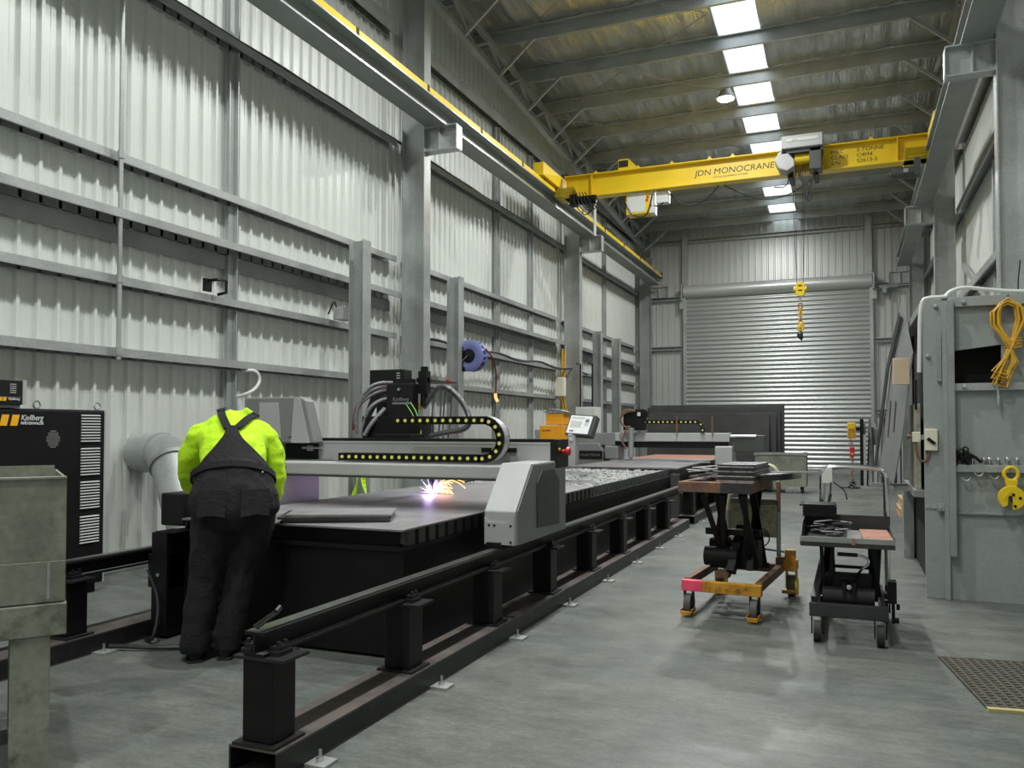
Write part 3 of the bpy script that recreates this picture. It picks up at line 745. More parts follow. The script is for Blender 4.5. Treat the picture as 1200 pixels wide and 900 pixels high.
for k in range(3):
    g.tube([(-3.74, 6.40+.02*k, 1.80-.03*k), (-3.88, 6.26+.02*k, 1.80-.035*k), (-4.0-.015*k, 6.24, 1.69-.04*k), (-4.06-.01*k, 6.24, 1.52-.02*k), (-4.06, 6.26, 1.34)], .014, 8, smooth=2)
g.tube([(-3.78, 6.42, 1.68), (-3.9, 6.26, 1.62), (-3.98, 6.25, 1.49), (-4.0, 6.26, 1.33)], .017, 8, smooth=2)
g.tube([(-3.80, 6.3, 1.57), (-3.88, 6.22, 1.45), (-3.95, 6.2, 1.33)], .02, 8, smooth=2)
g.build('braided_hose', 'lefthose', t, smooth=True)
G().tube([(-3.80, 6.42, 1.76), (-3.95, 6.27, 1.73), (-4.08, 6.25, 1.58), (-4.10, 6.25, 1.38)], .012, 7, smooth=2).build('gas_hose', 'redhose', t, smooth=True)
g = G()
g.tube([(-3.50, 6.45, 1.58), (-3.43, 6.45, 1.67), (-3.37, 6.46, 1.75), (-3.28, 6.46, 1.765), (-3.16, 6.46, 1.67), (-3.07, 6.44, 1.56), (-3.02, 6.4, 1.46)], .026, 9, smooth=2)
g.tube([(-3.02, 6.4, 1.45), (-3.06, 6.38, 1.38), (-3.24, 6.36, 1.36), (-3.38, 6.36, 1.32)], .026, 9, smooth=2)
g.build('torch_lead', 'silverhose', t, smooth=True)
G().tube([(-3.54, 6.29, 1.62), (-3.46, 6.27, 1.52), (-3.41, 6.26, 1.34), (-3.43, 6.2, 1.21), (-3.45, 6.25, 1.27)], .0045, 6, smooth=2).build('earth_wire', 'green', t)
G().tube([(-3.60, 6.3, 1.62), (-3.5, 6.28, 1.50), (-3.44, 6.26, 1.38)], .004, 6, smooth=2).build('earth_wire', 'green', t)
g = G()
for k, x in enumerate((-3.30, -3.25, -3.2, -3.36)): g.tube([(x, 6.4, 1.74), (x-.03*(k%2), 6.4, 1.5), (x-.02, 6.38, 1.31)], .006, 6, smooth=1)
g.build('thin_hoses', 'silverhose', t)

# ------------------------------------------------------------------ arc and sparks
A = Vector((-3.56, 6.72, .795))
tag(G().ball(A + Vector((0,0,.012)), .020, .020, .022, 12, 8).build('plasma_arc', 'arc', smooth=True), 'glaring violet white plasma arc under the cutting torch', 'arc')
pl = bpy.data.lights.new('arc_light', 'POINT'); pl.energy = 3; pl.color = (.66, .48, 1.0); pl.shadow_soft_size = .03
po = bpy.data.objects.new('arc_light', pl); COL.objects.link(po); po.location = A + Vector((0, -.06, .06))
g = G(); random.seed(5)
for i in range(46):  # glowing needles model the arc's lens flare rays
    a = random.uniform(0, 2*PI); e = random.uniform(.03, 1.2); L_ = random.uniform(.06, .24)
    d = Vector((math.cos(a)*math.cos(e), math.sin(a)*math.cos(e), math.sin(e)))
    g.cyl(A + d*.03 + Vector((0,0,.01)), A + d*L_ + Vector((0,0,.01)), .0013, .0002, 4)
stuff(tag(g.build('arc_star_rays', 'arcray'), 'fine violet lens flare rays modelled around the plasma arc', 'sparks'))
g = G()
for i in range(26):
    v = random.uniform(1.0, 2.7); a = random.uniform(-.25, .35); e = random.uniform(.45, 1.15); t0 = random.uniform(.03, .12); t1 = t0 + random.uniform(.05, .24)
    d = Vector((math.cos(a)*math.cos(e), math.sin(a)*math.cos(e), math.sin(e)))
    pts = []
    for k in range(8):
        tt = t0 + (t1-t0)*k/7; p = A + d*v*tt*.62 + Vector((0, 0, -4.9*tt*tt*.62))
        if p.z < .797: break
        pts.append(p)
    if len(pts) > 2: g.tube(pts, .0022, 4)
stuff(tag(g.build('cutting_sparks', 'spark'), 'orange cutting sparks arcing away from the plasma arc', 'sparks'))

# ------------------------------------------------------------------ cutting table 2 and its gantry
t = thing('cutting_table', 'second cutting table farther back, carrying wide steel plates', 'cutting table', (-3.3, 16, 0))
G().box(-4.2, -2.5, 12.45, 18.9, .02, .68).build('tank', 'black', t)
g = G(); y = 12.47
g.box(-4.2, -4.18, 12.45, 18.9, .68, .765).box(-2.52, -2.5, 12.45, 18.9, .68, .765)
while y < 18.9: g.box(-4.17, -2.53, y, y+.008, .6, .765); y += .15
stuff(g.build('slats', 'darksteel', t))
G().box(-2.5, -2.38, 12.3, 12.45, .02, .7).build('end_box', 'mdark', t)
a = None
for k in range(40):
    if a is None: a = G().box(-2.5, -2.47, 12.5, 12.6, .66, .766).build('slat_end', 'mdark', t)
    else: copy_part(a, t, a.location + Vector((0, .16*k, 0)))
slab('steel_plate', 'wide bluish steel plate lying on the near half of the second cutting table', -4.15, -2.42, 12.48, 16.3, .767, .79)
slab('steel_plate', 'reddish brown steel plate lying on the far half of the second cutting table', -4.15, -2.44, 16.45, 18.8, .767, .785, 0, 'rustred')
g = G()
for i in range(7): g.tube([(-3.0+.1*i, 15.0-.5*i*.2, .795), (-2.8+.1*i, 14.8-.3*i*.2, .80+.01*(i%2)), (-2.65+.04*i, 14.6, .795)], .012, 5, smooth=1)
tag(g.build('swarf', 'steel'), 'curled bright offcuts on the plate of the second cutting table', 'offcut')

t = thing('cutting_gantry', 'far grey cutting gantry over the second cutting table', 'gantry', (-3.4, 15.7, .585))
G().box(-4.5, -2.05, 15.45, 15.75, 1.14, 1.30).build('beam', 'mgrey', t, bev=.01)
G().box(-5.05, -4.2, 15.42, 15.72, 1.06, 1.30).build('beam_end', 'mgrey2', t, bev=.01)
G().box(-4.2, -2.1, 15.5, 15.7, 1.02, 1.13).build('toothed_rack', 'black', t)
G().box(-2.30, -1.99, 15.35, 15.9, .59, 1.06).build('right_leg', 'mgrey', t, bev=.02)
G().box(-2.05, -1.45, 15.6, 16.0, .95, 1.26).build('drive_box', 'mdark', t, bev=.01)
g = G(); g.cyl((-2.05, 15.6, 1.24), (-1.6, 15.6, 1.24), .03); g.build('motor', 'steel', t, smooth=True)
G().prism([(-5.05,.62),(-5.05,.95),(-4.9,1.1),(-4.5,1.1),(-4.4,.95),(-4.4,.62)], 'y', 15.3, 15.9).build('left_leg', 'mgrey2', t, bev=.01)
G().box(-4.36, -4.1, 15.28, 15.8, .80, 1.05).build('left_cover', 'mgrey2', t, bev=.02)
G().box(-4.87, -4.41, 15.28, 15.30, .80, .955).build('name_plate', 'black', t)
text('CUSTTECH', .062, (-4.845, 15.277, .853), (1,0,0), (0,0,1), 'letterg', t, sx=1.25)
g = G(); g.tube([(-5.0,15.27,.66),(-5.0,15.27,.86),(-4.97,15.27,.90),(-4.94,15.27,.86),(-4.94,15.27,.66)], .012, 6); g.build('grab_handle', 'steel', t)
G().box(-4.0, -3.6, 15.3, 15.55, 1.35, 1.75).box(-3.75,-3.55,15.28,15.5,1.6,1.72).build('torch_carriage', 'black', t, bev=.01)
g = G(); g.cyl((-3.83,15.22,.85),(-3.83,15.22,1.4),.05,.06).cyl((-3.83,15.22,.80),(-3.83,15.22,.86),.02,.04); g.build('torch', 'galvdark', t, smooth=True)
g = G()
for k in range(4): g.tube([(-3.75,15.25,1.72),(-3.95,15.2,1.75-.02*k),(-4.05,15.2,1.55),(-3.95,15.2,1.40),(-3.83,15.2,1.42)], .02, 6, smooth=2)
g.tube([(-3.9,15.2,1.4),(-4.0,15.15,1.15),(-3.9,15.15,1.0)],.02,6,smooth=1)
g.build('hose_bundle', 'rust', t, smooth=True)
G().box(-3.72,-3.66,15.27,15.29,1.62,1.69).build('label_plate','white',t)
ch = setting('energy_chain'); del ch['kind']; ch.parent = t; ch.location = (0, 0, .8)
path = [(-3.6+.085*i, 1.47, 0) for i in range(11)]; rr = .1; a_ = 0
while a_ < PI*.62: path.append((-2.66+rr*math.sin(a_), 1.37+rr*math.cos(a_), -a_)); a_ += .085/rr
proto = None
for i, (x, z, a_) in enumerate(path):
    if proto is None:
        g = G(); g.box(-.045, .045, -.05, .05, -.035, .035); g.m = 1; g.cyl((0,-.05,0),(0,-.056,0),.017,n=10)
        proto = g.build('chain_link', ['black', 'dot']); o = proto
    else: o = proto.copy(); COL.objects.link(o)
    o.parent = ch; o.rotation_euler = (0, -a_, 0); o.location = Vector((x, 15.45, z)) - Vector(t.location) - Vector(ch.location)
for x in (-3.0, -2.35):
    G().cyl((x, 15.4, 1.3), (x, 15.4, 1.62), .018).build('stanchion', 'rust', t)
# ------------------------------------------------------------------ power cabinet and its top unit
t = thing('power_cabinet', 'tall black plasma power cabinet with four vents by the left wall', 'cabinet', (-6.2, 4.55, 0))
G().box(-6.45, -5.96, 3.75, 5.25, .08, 1.55).build('body', 'blackmatt', t, bev=.008)
G().box(-5.965, -5.95, 3.77, 5.235, .10, 1.535).build('front_panel', 'black', t, bev=.004)
G().box(-6.42, -6.0, 3.8, 5.2, 0, .08).build('plinth', 'black', t)
G().box(-6.45, -5.955, 5.236, 5.252, .08, 1.55).build('edge_trim', 'mgrey', t)
a = None
for z0 in (1.28, 1.0, .72, .43):
    for i in range(10):
        zz = z0 + .024*i; 
        if a is None: a = G().prism([(-5.95, zz), (-5.938, zz+.003), (-5.938, zz+.009), (-5.95, zz+.012)], 'y', 5.0, 5.185).build('louvre', 'white', t); b0 = zz
        else: copy_part(a, t, a.location + Vector((0, 0, zz-b0)))
g = G()
for i in range(9):
    wz = (.05, .09, .09, .12, .12, .12, .09, .09, .05)[i]
    g.box(-5.951, -5.946, 4.74-wz/2, 4.74+wz/2, 1.24+.016*i, 1.248+.016*i)
part(stuff(g.build('fan_grille', 'mgrey2', t)), 'small round slotted fan grille')
for yy in (4.63, 5.2):
    ring = [(-6.0, yy+.03*math.cos(q*PI/6), 1.582+.03*math.sin(q*PI/6)) for q in range(12)]
    G().tube(ring, .007, 6, closed=True).build('lifting_eye', 'steel', t, smooth=True)
for i in range(3):
    yy = 4.20 + .085*i
    part(G().prism([(yy, 1.415), (yy+.058, 1.415), (yy+.078, 1.50), (yy+.02, 1.50)], 'x', -5.951, -5.947).build('emblem', 'lettero', t), 'orange slanted emblem block')
text('Kjellberg', .062, (-5.946, 4.455, 1.458), (0,1,0), (0,0,1), 'letterw', t, shear=.25, sx=.85)
text('FINSTERWALDE', .028, (-5.946, 4.455, 1.425), (0,1,0), (0,0,1), 'letterw', t, bold=.0006, sx=.98)

t = thing('control_unit', 'small black electronics unit standing on top of the power cabinet', 'electronics', (-6.1, 4.2, 1.552))
G().box(-6.35, -5.93, 3.9, 4.455, 1.575, 1.765).build('case', 'blackmatt', t, bev=.006)
G().box(-6.36, -5.925, 4.455, 4.485, 1.58, 1.77).build('side_frame', 'mgrey', t)
G().box(-6.3, -5.95, 3.95, 4.45, 1.552, 1.575).build('feet_bar', 'mgrey2', t)
G().box(-5.93, -5.926, 3.92, 4.44, 1.63, 1.634).box(-5.93, -5.926, 3.92, 4.2, 1.725, 1.729).build('trim_line', 'steel', t)
for i in range(5): G().box(-5.93, -5.926, 4.35, 4.40, 1.665+.016*i, 1.672+.016*i).build('louvre', 'mgrey', t)
for i in range(3): G().prism([(4.225+.033*i,1.603),(4.25+.033*i,1.603),(4.258+.033*i,1.632),(4.233+.033*i,1.632)], 'x', -5.93, -5.925).build('emblem', 'lettero', t)
text('Kjellberg', .026, (-5.925, 4.335, 1.612), (0,1,0), (0,0,1), 'letterw', t, shear=.2)

# duct --------------------------------------------------------------
g = G()
g.tube([(-5.35, 5.72, .19), (-5.55, 5.84, .42), (-6.12, 6.16, 1.06)], .19, 22, smooth=0)
t = thing('exhaust_duct', 'round galvanised exhaust duct bending into the left wall behind the worker', 'duct', (-5.9, 6.0, 0))
g.build('sloping_pipe', 'galv', t, smooth=True)
g = G(); g.tube([(-6.10, 6.15, 1.04), (-6.22, 6.21, 1.13), (-6.34, 6.26, 1.145), (-6.66, 6.30, 1.15)], .198, 22); g.build('elbow', 'galv', t, smooth=True)
g = G(); g.tube([(-6.09,6.14,1.03),(-6.12,6.155,1.06)], .206, 22); g.tube([(-6.33,6.26,1.145),(-6.36,6.262,1.146)], .206, 22); g.build('collar', 'galvdark', t, smooth=True)
G().cyl((-5.35,5.72,0), (-5.35,5.72,.2), .2, n=22).build('floor_boot', 'galvdark', t, smooth=True)
tag(G().tube([(-6.66,7.60,1.74),(-6.45,7.64,1.79),(-6.45,7.79,1.86),(-6.45,7.87,1.97),(-6.46,7.80,2.08),(-6.6,7.7,2.06)], .02, 8, smooth=2).build('conduit_loop','white',smooth=True), 'short curved white conduit on the left wall above the duct', 'conduit')
g = G(); g.tube([(-6.55,7.08,3.02),(-6.4,7.08,3.02),(-6.4,7.22,3.03),(-6.4,7.22,2.90),(-6.5,7.2,2.88)], .018, 6); g.box(-6.56,-6.52,7.03,7.13,2.9,3.04)
tag(g.build('cable_hook','black'), 'small black cable hook on a horizontal wall rail above the duct', 'hook')

# freestanding posts ----------------------------------------------------
for y0, lab in ((9.45, 'left of the tall column behind the near gantry, nearest the worker'), (12.35, 'carrying the blue hose reel'), (20.75, 'just behind the white cabinet'), (22.6, 'farthest back along the left wall')):
    t = thing('support_post', 'shorter galvanised post ' + lab, 'post', (-6.1, y0, 0))
    G().ibeam((-6.1, y0, .012), (-6.1, y0, 3.92), (0,1,0), (1,0,0), .2, .22, .012, .01).build('shaft', 'galv', t)
    G().box(-6.24, -5.96, y0-.14, y0+.14, 0, .012).build('base_plate', 'galvdark', t)
t = thing('junction_box', 'small grey junction box on the wall rail left of the nearest short post', 'box', (-6.44, 9.35, 2.9))
G().box(-6.46,-6.30,9.35,9.60,2.86,3.04).build('case','mgrey',t,bev=.006); G().tube([(-6.36,9.28,3.02),(-6.34,9.2,3.1),(-6.36,9.1,2.9)],.012,6,smooth=1).build('cable','hose',t)

# blue hose reel
c = Vector((-5.88, 12.52, 2.60)); ax = Vector((-.06, -1, 0)).normalized()
t = thing('hose_reel', 'round blue hose reel on an arm of the short post', 'hose reel', tuple(c))
g = G(); g.lathe(c - ax*.09, ax, [(.25, 0), (.26, .015), (.25, .03), (.19, .03), (.19, .15), (.25, .15), (.265, .165), (.265, .18), (.22, .2), (.16, .205), (.12, .19)], 32)
g.build('drum', 'blue', t, smooth=True)
for i in range(16):
    q = 2*PI*i/16; _, u, w = frame(ax); d = u*math.cos(q)+w*math.sin(q)
    G().beam(c-ax*.08+d*.245, c+ax*.07+d*.245, .03, .02, d).build('rim_rib', 'blue', t)
G().lathe(c+ax*.10, ax, [(.115,0),(.115,.02),(.06,.025),(.03,.04)], 20).build('hub', 'black', t, smooth=True)
g = G(); g.beam(c-ax*.1, c-ax*.1+Vector((-.2,-.1,0)), .05, .05).box(-6.02,-5.98,12.38,12.5,2.34,2.75).beam((-5.99,12.4,2.38), c-ax*.05+Vector((-.05,0,-.2)), .05, .06)
g.build('swing_arm', 'black', t)
G().cyl(c+ax*.14, c+ax*.14+Vector((-.12,0,-.1)), .006, n=6).build('crank', 'steel', t)
G().tube([c+Vector((.24,.03,.12)), c+Vector((.33,.15,-.02)), (-5.72,13.2,2.35), (-5.78,13.3,1.98)], .013, 7, smooth=2).build('hose', 'redhose', t, smooth=True)
part(G().tube([(-5.78,13.3,2.0),(-5.78,13.3,1.93),(-5.74,13.3,1.86)], .028, 8, smooth=1).build('plug', 'glow', t, smooth=True), 'glowing orange plug')
G().tube([(-5.78,13.3,1.88),(-5.8,13.28,1.45)], .009, 6).build('tail_cable', 'hose', t)
g = G(); pts = [(-6.34, 11.6+.5*i, 2.82+.04*math.sin(i*1.3)) for i in range(19)]; g.tube(pts, .024, 6, smooth=1)
tag(g.build('service_hose','hose',smooth=True), 'black service hose running along the left wall past the blue reel', 'hose')
t = thing('tool_shelf', 'small bracket shelf with a wooden block between column and post', 'shelf', (-6.2, 11.85, 2.15))
G().box(-6.42,-6.02,11.455,12.25,2.13,2.15).build('board','darksteel',t); G().box(-6.2,-6.05,11.65,11.9,2.15,2.21).build('wood_block','wood',t); G().box(-6.12,-6.04,11.95,12.1,2.15,2.18).build('red_tool','red',t)
t = thing('lifting_sling', 'yellow green webbing sling hanging on the nearest short post', 'sling', (-5.98, 9.3, .4))
for a, b in ((-6.05, .03), (-5.9, -.03)):
    g = G(); vs = []; n = 10
    for i in range(n+1):
        z = .92 - .052*i; tw = i*.35 + b*20; x = a + b*math.sin(i*.5)
        dx, dy = math.cos(tw)*.03, math.sin(tw)*.03
        vs += [(x-dx, 9.28-dy, z), (x+dx, 9.28+dy, z), (x+dx+.004, 9.284+dy, z), (x-dx+.004, 9.284-dy, z)]
    fs = []
    for i in range(n):
        o = 4*i
        for q in range(4): fs.append((o+q, o+(q+1)%4, o+4+(q+1)%4, o+4+q))
    g.add(vs, fs).build('strap', 'hivis', t)
G().tube([(-6.05,9.26,.93),(-5.98,9.24,1.02),(-5.9,9.26,.93)],.02,6,smooth=1).build('strap_loop','hivis',t)

# operator console, orange units, white cabinet, wall things farther back
t = thing('operator_console', 'grey operator console with tilted lit screen between the two cutting tables', 'console', (-4.4, 13.3, 0))
G().box(-4.42, -4.28, 13.2, 13.4, .03, 1.30).build('column', 'mgrey', t, bev=.02)
G().box(-4.46, -4.22, 13.1, 13.5, 0, .03).build('foot', 'mdark', t)
Tc = Matrix.Translation((-4.2, 13.25, 1.45)) @ Matrix.Rotation(R(-14), 4, 'Z') @ Matrix.Rotation(R(-26), 4, 'X') @ Matrix.Rotation(R(4), 4, 'Y')
G(Tc).box(-.26, .26, 0, .13, -.19, .19).build('screen_housing', 'mdark', t, bev=.01)
G(Tc).box(-.235, .195, -.004, .001, -.165, .165).build('screen', 'screen', t)
G(Tc).box(-.20, .05, -.006, -.003, .10, .135).box(-.20, .02, -.006, -.003, -.06, .06).box(.08,.16,-.006,-.003,-.02,.12).build('screen_fields', 'white', t)
G(Tc).box(.08, .15, -.007, -.005, .05, .1).box(-.18,-.1,-.007,-.005,-.14,-.11).build('screen_figures', 'screendk', t)
G().lathe((-4.35, 13.19, 1.2), (0,-1,0), [(.03,0),(.03,.01),(.01,.015)], 14).build('button', 'white', t, smooth=True)
t = thing('orange_power_unit', 'orange floor power unit with a smaller one on top, by the left wall', 'power unit', (-5.5, 15.5, 0))
G().box(-5.66, -5.17, 15.2, 15.8, .1, 1.44).build('lower_case', 'obox', t, bev=.01); G().box(-5.6,-5.2,15.25,15.75,0,.1).build('plinth','black',t)
G().box(-5.56, -5.2, 15.3, 15.7, 1.46, 1.68).build('upper_case', 'obox', t, bev=.01)
g = G(); g.tube([(-5.58,15.35,1.7),(-5.5,15.3,1.76),(-5.3,15.3,1.75),(-5.1,15.35,1.70)],.02,6,smooth=1); g.box(-5.6,-5.16,15.28,15.72,1.69,1.71); g.build('cable_tray','galvdark',t)
text('KJELLBERG', .04, (-5.62, 15.198, 1.33), (1,0,0), (0,0,1), 'letterk', t)
G().box(-5.8,-5.69,15.3,15.7,.0,1.36).build('side_panel','galv',t)
t = thing('white_cabinet', 'pale grey sheet metal cabinet between short posts by the left wall', 'cabinet', (-5.7, 18.6, 0))
G().box(-5.92, -5.45, 18.3, 18.8, .06, 1.88).build('case', 'white', t, bev=.008); G().box(-5.74,-5.46,18.292,18.3,.1,1.85).build('door','white',t,bev=.004); G().box(-5.88,-5.5,18.35,18.75,0,.06).build('plinth','galvdark',t)
t = thing('cable_drop', 'yellow cables and pale switch box hanging beside the second wall column', 'cable', (-6.44, 18.95, 1.3))
for k, (dx, dy) in enumerate(((0,0),(.05,.04),(.02,.1))):
    G().tube([(-6.42+dx, 18.85+dy, 3.3), (-6.44+dx, 18.85+dy, 2.7), (-6.48+dx, 18.8+dy, 2.25), (-6.40+dx,18.9+dy,1.8), (-6.38+dx, 18.95+dy, 1.3)], .022, 6, smooth=1).build('cable', 'cable', t)
G().box(-6.50, -6.3, 18.55, 18.75, 2.15, 2.6).build('switch_box', 'cream', t, bev=.01)
t = thing('air_pipe_drop', 'pair of thin dark pipes with valves running down the second wall column', 'pipe', (-6.0, 19.15, .9))
for x in (-6.02, -5.72): G().tube([(x-.1, 19.0, 2.95), (x, 19.0, 2.93), (x, 19.0, 1.7), (x, 19.0, .0)], .02, 6).build('pipe', 'black', t); G().box(x-.05,x+.05,18.95,19.05,1.6,1.75).build('valve','black',t)

# standing plates --------------------------------------------------------
labs = ['foremost of the big dark steel plates standing before the roller door', 'second of the big dark plates standing before the roller door', 'third big dark plate standing before the roller door, taller than the front one', 'rearmost and highest of the big dark plates standing before the roller door']
for k, (x0, x1, zt) in enumerate(((-4.55, -1.72, 1.74), (-4.5, -1.58, 1.74), (-4.62, -1.50, 1.9), (-4.58, -1.42, 1.95))):
    y0 = 19.62 + .17*k
    g = G(); g.T = Matrix.Translation((0, y0, 0)) @ Matrix.Rotation(R(-2.2), 4, 'X')
    g.box(x0, x1, 0, .016, .1, zt)
    tag(g.build('standing_plate', 'standplate', bev=.003), labs[k], 'steel plate', 'big plates standing before the roller door')
t = thing('plate_rack', 'low dark rack holding the big standing plates', 'rack', (-3, 19.9, 0))
for x in (-4.3, -3.0, -1.8):
    G().box(x-.05, x+.05, 19.4, 20.8, 0, .095).build('skid', 'mdark', t); G().box(x-.04,x+.04,20.5,20.58,.095,1.85).build('upright','mdark',t)

# green bin ----------------------------------------------------------------
t = thing('wheeled_bin', 'open green grey steel bin on castors in front of the standing plates', 'bin', (-1.4, 18.95, 0))
g = G(); x0, x1, y0, y1, z0, z1 = -1.93, -.88, 18.6, 19.3, .14, .83
g.box(x0, x1, y0, y0+.012, z0, z1).box(x0, x1, y1-.012, y1, z0, z1).box(x0, x0+.012, y0+.012, y1-.012, z0, z1).box(x1-.012, x1, y0+.012, y1-.012, z0, z1).box(x0+.012, x1-.012, y0+.012, y1-.012, z0, z0+.012)
g.build('tub', 'greenold', t)
g = G(); ring = [(x0,y0,z1),(x1,y0,z1),(x1,y1,z1),(x0,y1,z1)]
for i in range(4): g.beam(ring[i], ring[(i+1)%4], .04, .035)
g.build('rim', 'galvdark', t)
for x in (x0+.02, x1-.02): G().box(x-.04,x+.04,y0-.03,y0+.03,z1-.03,z1+.05).build('lug','galvdark',t)
for x in (x0+.1, x1-.1):
    for y in (y0+.1, y1-.1):
        w = G().cyl((x-.02,y,.055),(x+.02,y,.055),.055,n=14).build('castor','rubber',t,smooth=True); G().box(x-.03,x+.03,y-.03,y+.03,.09,.14).build('fork','black',w)
for x in ((x0+x1)/2+.3, x1-.4): G().box(x-.015,x+.015,y0,y0+.02,.02,.14).build('leg','galvdark',t)

# offcut rack and hoist ------------------------------------------------------
t = thing('offcut_rack', 'grey steel rack for long offcuts by the right of the roller door', 'rack', (.65, 20.8, 0))
for x in (.30, .52, .72, 1.0): G().box(x-.03, x+.03, 20.6, 20.66, .06, 1.25 if x != .52 else 1.0).build('upright', 'galv', t); G().box(x-.03,x+.03,21.2,21.26,.06,1.5).build('upright','galv',t)
G().box(.2, 1.15, 20.58, 20.68, 0, .06).build('base_rail', 'galv', t); G().box(.2, 1.15, 21.18, 21.28, 0, .06).build('base_rail', 'galv', t)
for x in (.25,1.1): G().box(x-.03,x+.03,20.68,21.18,0,.06).build('cross_foot','galv',t)
G().box(.2,1.15,21.15,21.2,1.35,1.41).build('back_rail','galvdark',t)
random.seed(11)
for i in range(13):
    x = .28 + .065*i; h_ = random.uniform(1.2, 1.85); lx = random.uniform(-.09, .09)
    g = G(); g.beam((x, 20.78+.02*(i%3), .062), (x+lx, 21.10, h_), random.choice((.03,.05,.07)), .012, (0,1,0))
    tag(g.build('steel_offcut', ('darksteel','black','galvdark')[i%3]), ORD[i] + ' from the left of the long offcuts leaning in the rack by the roller door', 'offcut', 'offcuts leaning in the rack')
t = thing('chain_hoist', 'yellow chain hoist hung on a black pole beside the offcut rack', 'hoist', (.05, 20.6, 0))
G().box(-.07, .11, 20.5, 20.66, 1.15, 1.52).build('body', 'safety', t, bev=.02)
G().box(-.05,.09,20.49,20.5,1.18,1.38).build('cover','orange',t)
G().box(.2, .28, 20.7, 20.78, .02, 1.6).box(.1,.2,20.6,20.76,1.33,1.40).build('pole', 'black', t); G().box(.1,.4,20.6,20.9,0,.02).build('foot','black',t)
g = G(); random.seed(3)
for i in range(26):
    z = 1.12-.035*i; x = .02+random.uniform(-.04,.04); a = random.uniform(0, PI)
    g.tube([(x+.022*math.cos(q)*math.cos(a), 20.56+.022*math.cos(q)*math.sin(a), z+.03*math.sin(q)) for q in [2*PI*k/8 for k in range(8)]], .008, 5, closed=True)
g.build('hanging_chain', 'rustred', t)
g = G()
for i in range(45):
    x = .03+random.gauss(0,.05); y=20.52+random.gauss(0,.05); z=.012+random.random()*.22*max(0,1-abs(x-.03)/.12)
    g.tube([(x+.02*math.cos(q), y+.02*math.sin(q), z+.01*math.sin(q+i)) for q in [2*PI*k/7 for k in range(7)]], .008, 4, closed=True)
g.tube([(-.25,20.4,.012),(-.15,20.45,.03),(-.2,20.5,.012),(-.05,20.5,.03)],.012,5,smooth=1)
stuff(g.build('chain_heap', 'darksteel', t))
G().box(-.02,.08,20.53,20.6,.72,.95).build('chain_bag','red',t,bev=.02)
G().box(.0,.06,20.525,20.532,.78,.82).build('tag','safety',t)

# pallets behind the booth
for lv in range(2):
    t = thing('timber_pallet', ('lower' if lv == 0 else 'upper') + ' timber pallet stacked on the floor behind the grey booth', 'pallet', (1.2, 14.9, lv*.145))
    z = lv*.145
    for y in (14.35, 14.85, 15.35): G().box(.70+.03*lv, 1.75, y-.05, y+.05, z+.022, z+.10).build('bearer', 'pallet', t)
    for i in range(7): x = .70+.03*lv+.14*i; G().box(x, x+.1, 14.3, 15.4, z+.10, z+.122).build('board', 'pallet', t)
    for i in range(3): x = .70+.03*lv+.42*i; G().box(x, x+.1, 14.3, 15.4, z, z+.022).build('board', 'pallet', t)

# ------------------------------------------------------------------ booth on the right
YB = 7.62
t = thing('steel_booth', 'blue grey painted steel booth on the right with bars and a dark slot', 'booth', (1.3, 8.8, 0))
G().box(.565, .705, YB-.012, YB+.05, 0, 2.465).build('door_edge_panel', 'booth', t, bev=.004)
# front sheet around the slot
G().box(.712, 2.05, YB, YB+.03, 0, 1.735).build('front_sheet', 'booth', t)
G().prism([(.712,1.735),(.79,1.735),(.79,2.03),(1.13,2.07),(1.13,1.735),(2.05,1.735),(2.05,2.44),(.712,2.44)], 'y', YB, YB+.03).build('upper_sheet', 'booth', t)
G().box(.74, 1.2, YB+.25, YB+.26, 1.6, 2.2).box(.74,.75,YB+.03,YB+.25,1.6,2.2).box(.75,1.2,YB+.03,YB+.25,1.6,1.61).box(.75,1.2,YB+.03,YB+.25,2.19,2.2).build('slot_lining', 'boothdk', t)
G().box(.712, 2.05, YB-.03, YB, .70, .715).build('seam_strip', 'booth', t)
G().box(.712, 2.05, YB-.004, YB, .715, 1.04).build('lower_panel', 'booth', t)
G().box(.75, 2.05, YB-.05, YB+.03, 2.385, 2.465).build('top_bar', 'booth', t, bev=.004)
G().box(.735, .785, YB-.10, YB-.05, .36, 2.44).build('hanging_bar', 'galvdark', t, bev=.003)
G().box(.70, .74, YB-.05, YB, .0, 2.44).build('hinge_channel', 'booth', t, bev=.003)
G().box(.665, .695, YB-.045, YB-.012, 1.78, 2.17).build('long_hinge', 'galvdark', t)
G().box(.785, 2.05, YB-.05, YB, 1.70, 1.76).build('upper_rail', 'galv', t, bev=.003)
G().box(.785, 2.05, YB-.05, YB, 1.04, 1.10).build('lower_rail', 'galv', t, bev=.003)
G().box(2.05, 2.09, YB, 10.05, 0, 2.45).build('right_side', 'booth', t)
G().box(.62, 2.05, 10.0, 10.05, 0, 2.45).build('rear_sheet', 'booth', t)
G().box(.52, .62, 9.85, 10.05, 0, 2.45).build('rear_post', 'booth', t)
G().box(.57, 2.09, YB+.03, 10.05, 2.45, 2.475).build('roof', 'booth', t)
G().box(.64, .66, YB+.05, 9.85, 0, 2.44).build('open_side_shade', 'boothdk', t)  # black sheet painted for the dark interior behind the open side
G().box(.545, .64, YB+.05, 9.85, 2.38, 2.45).build('top_rail', 'galvdark', t); G().box(.52,.64,8.2,9.8,.78,.84).build('side_rail', 'galvdark', t)
for yy, xx in ((8.66,.30),(9.12,.2)): G().box(xx,.52,yy,yy+.05,.80,.84).build('support_arm','galvdark',t)
g = G(); g.box(.565, .66, YB-.02, YB-.012, .735, .765).box(.655,.70,YB-.06,YB-.02,.72,.78).cyl((.675,YB-.06,.75),(.675,YB-.075,.75),.012,n=8); part(g.build('latch', 'galv', t), 'bolted steel latch')
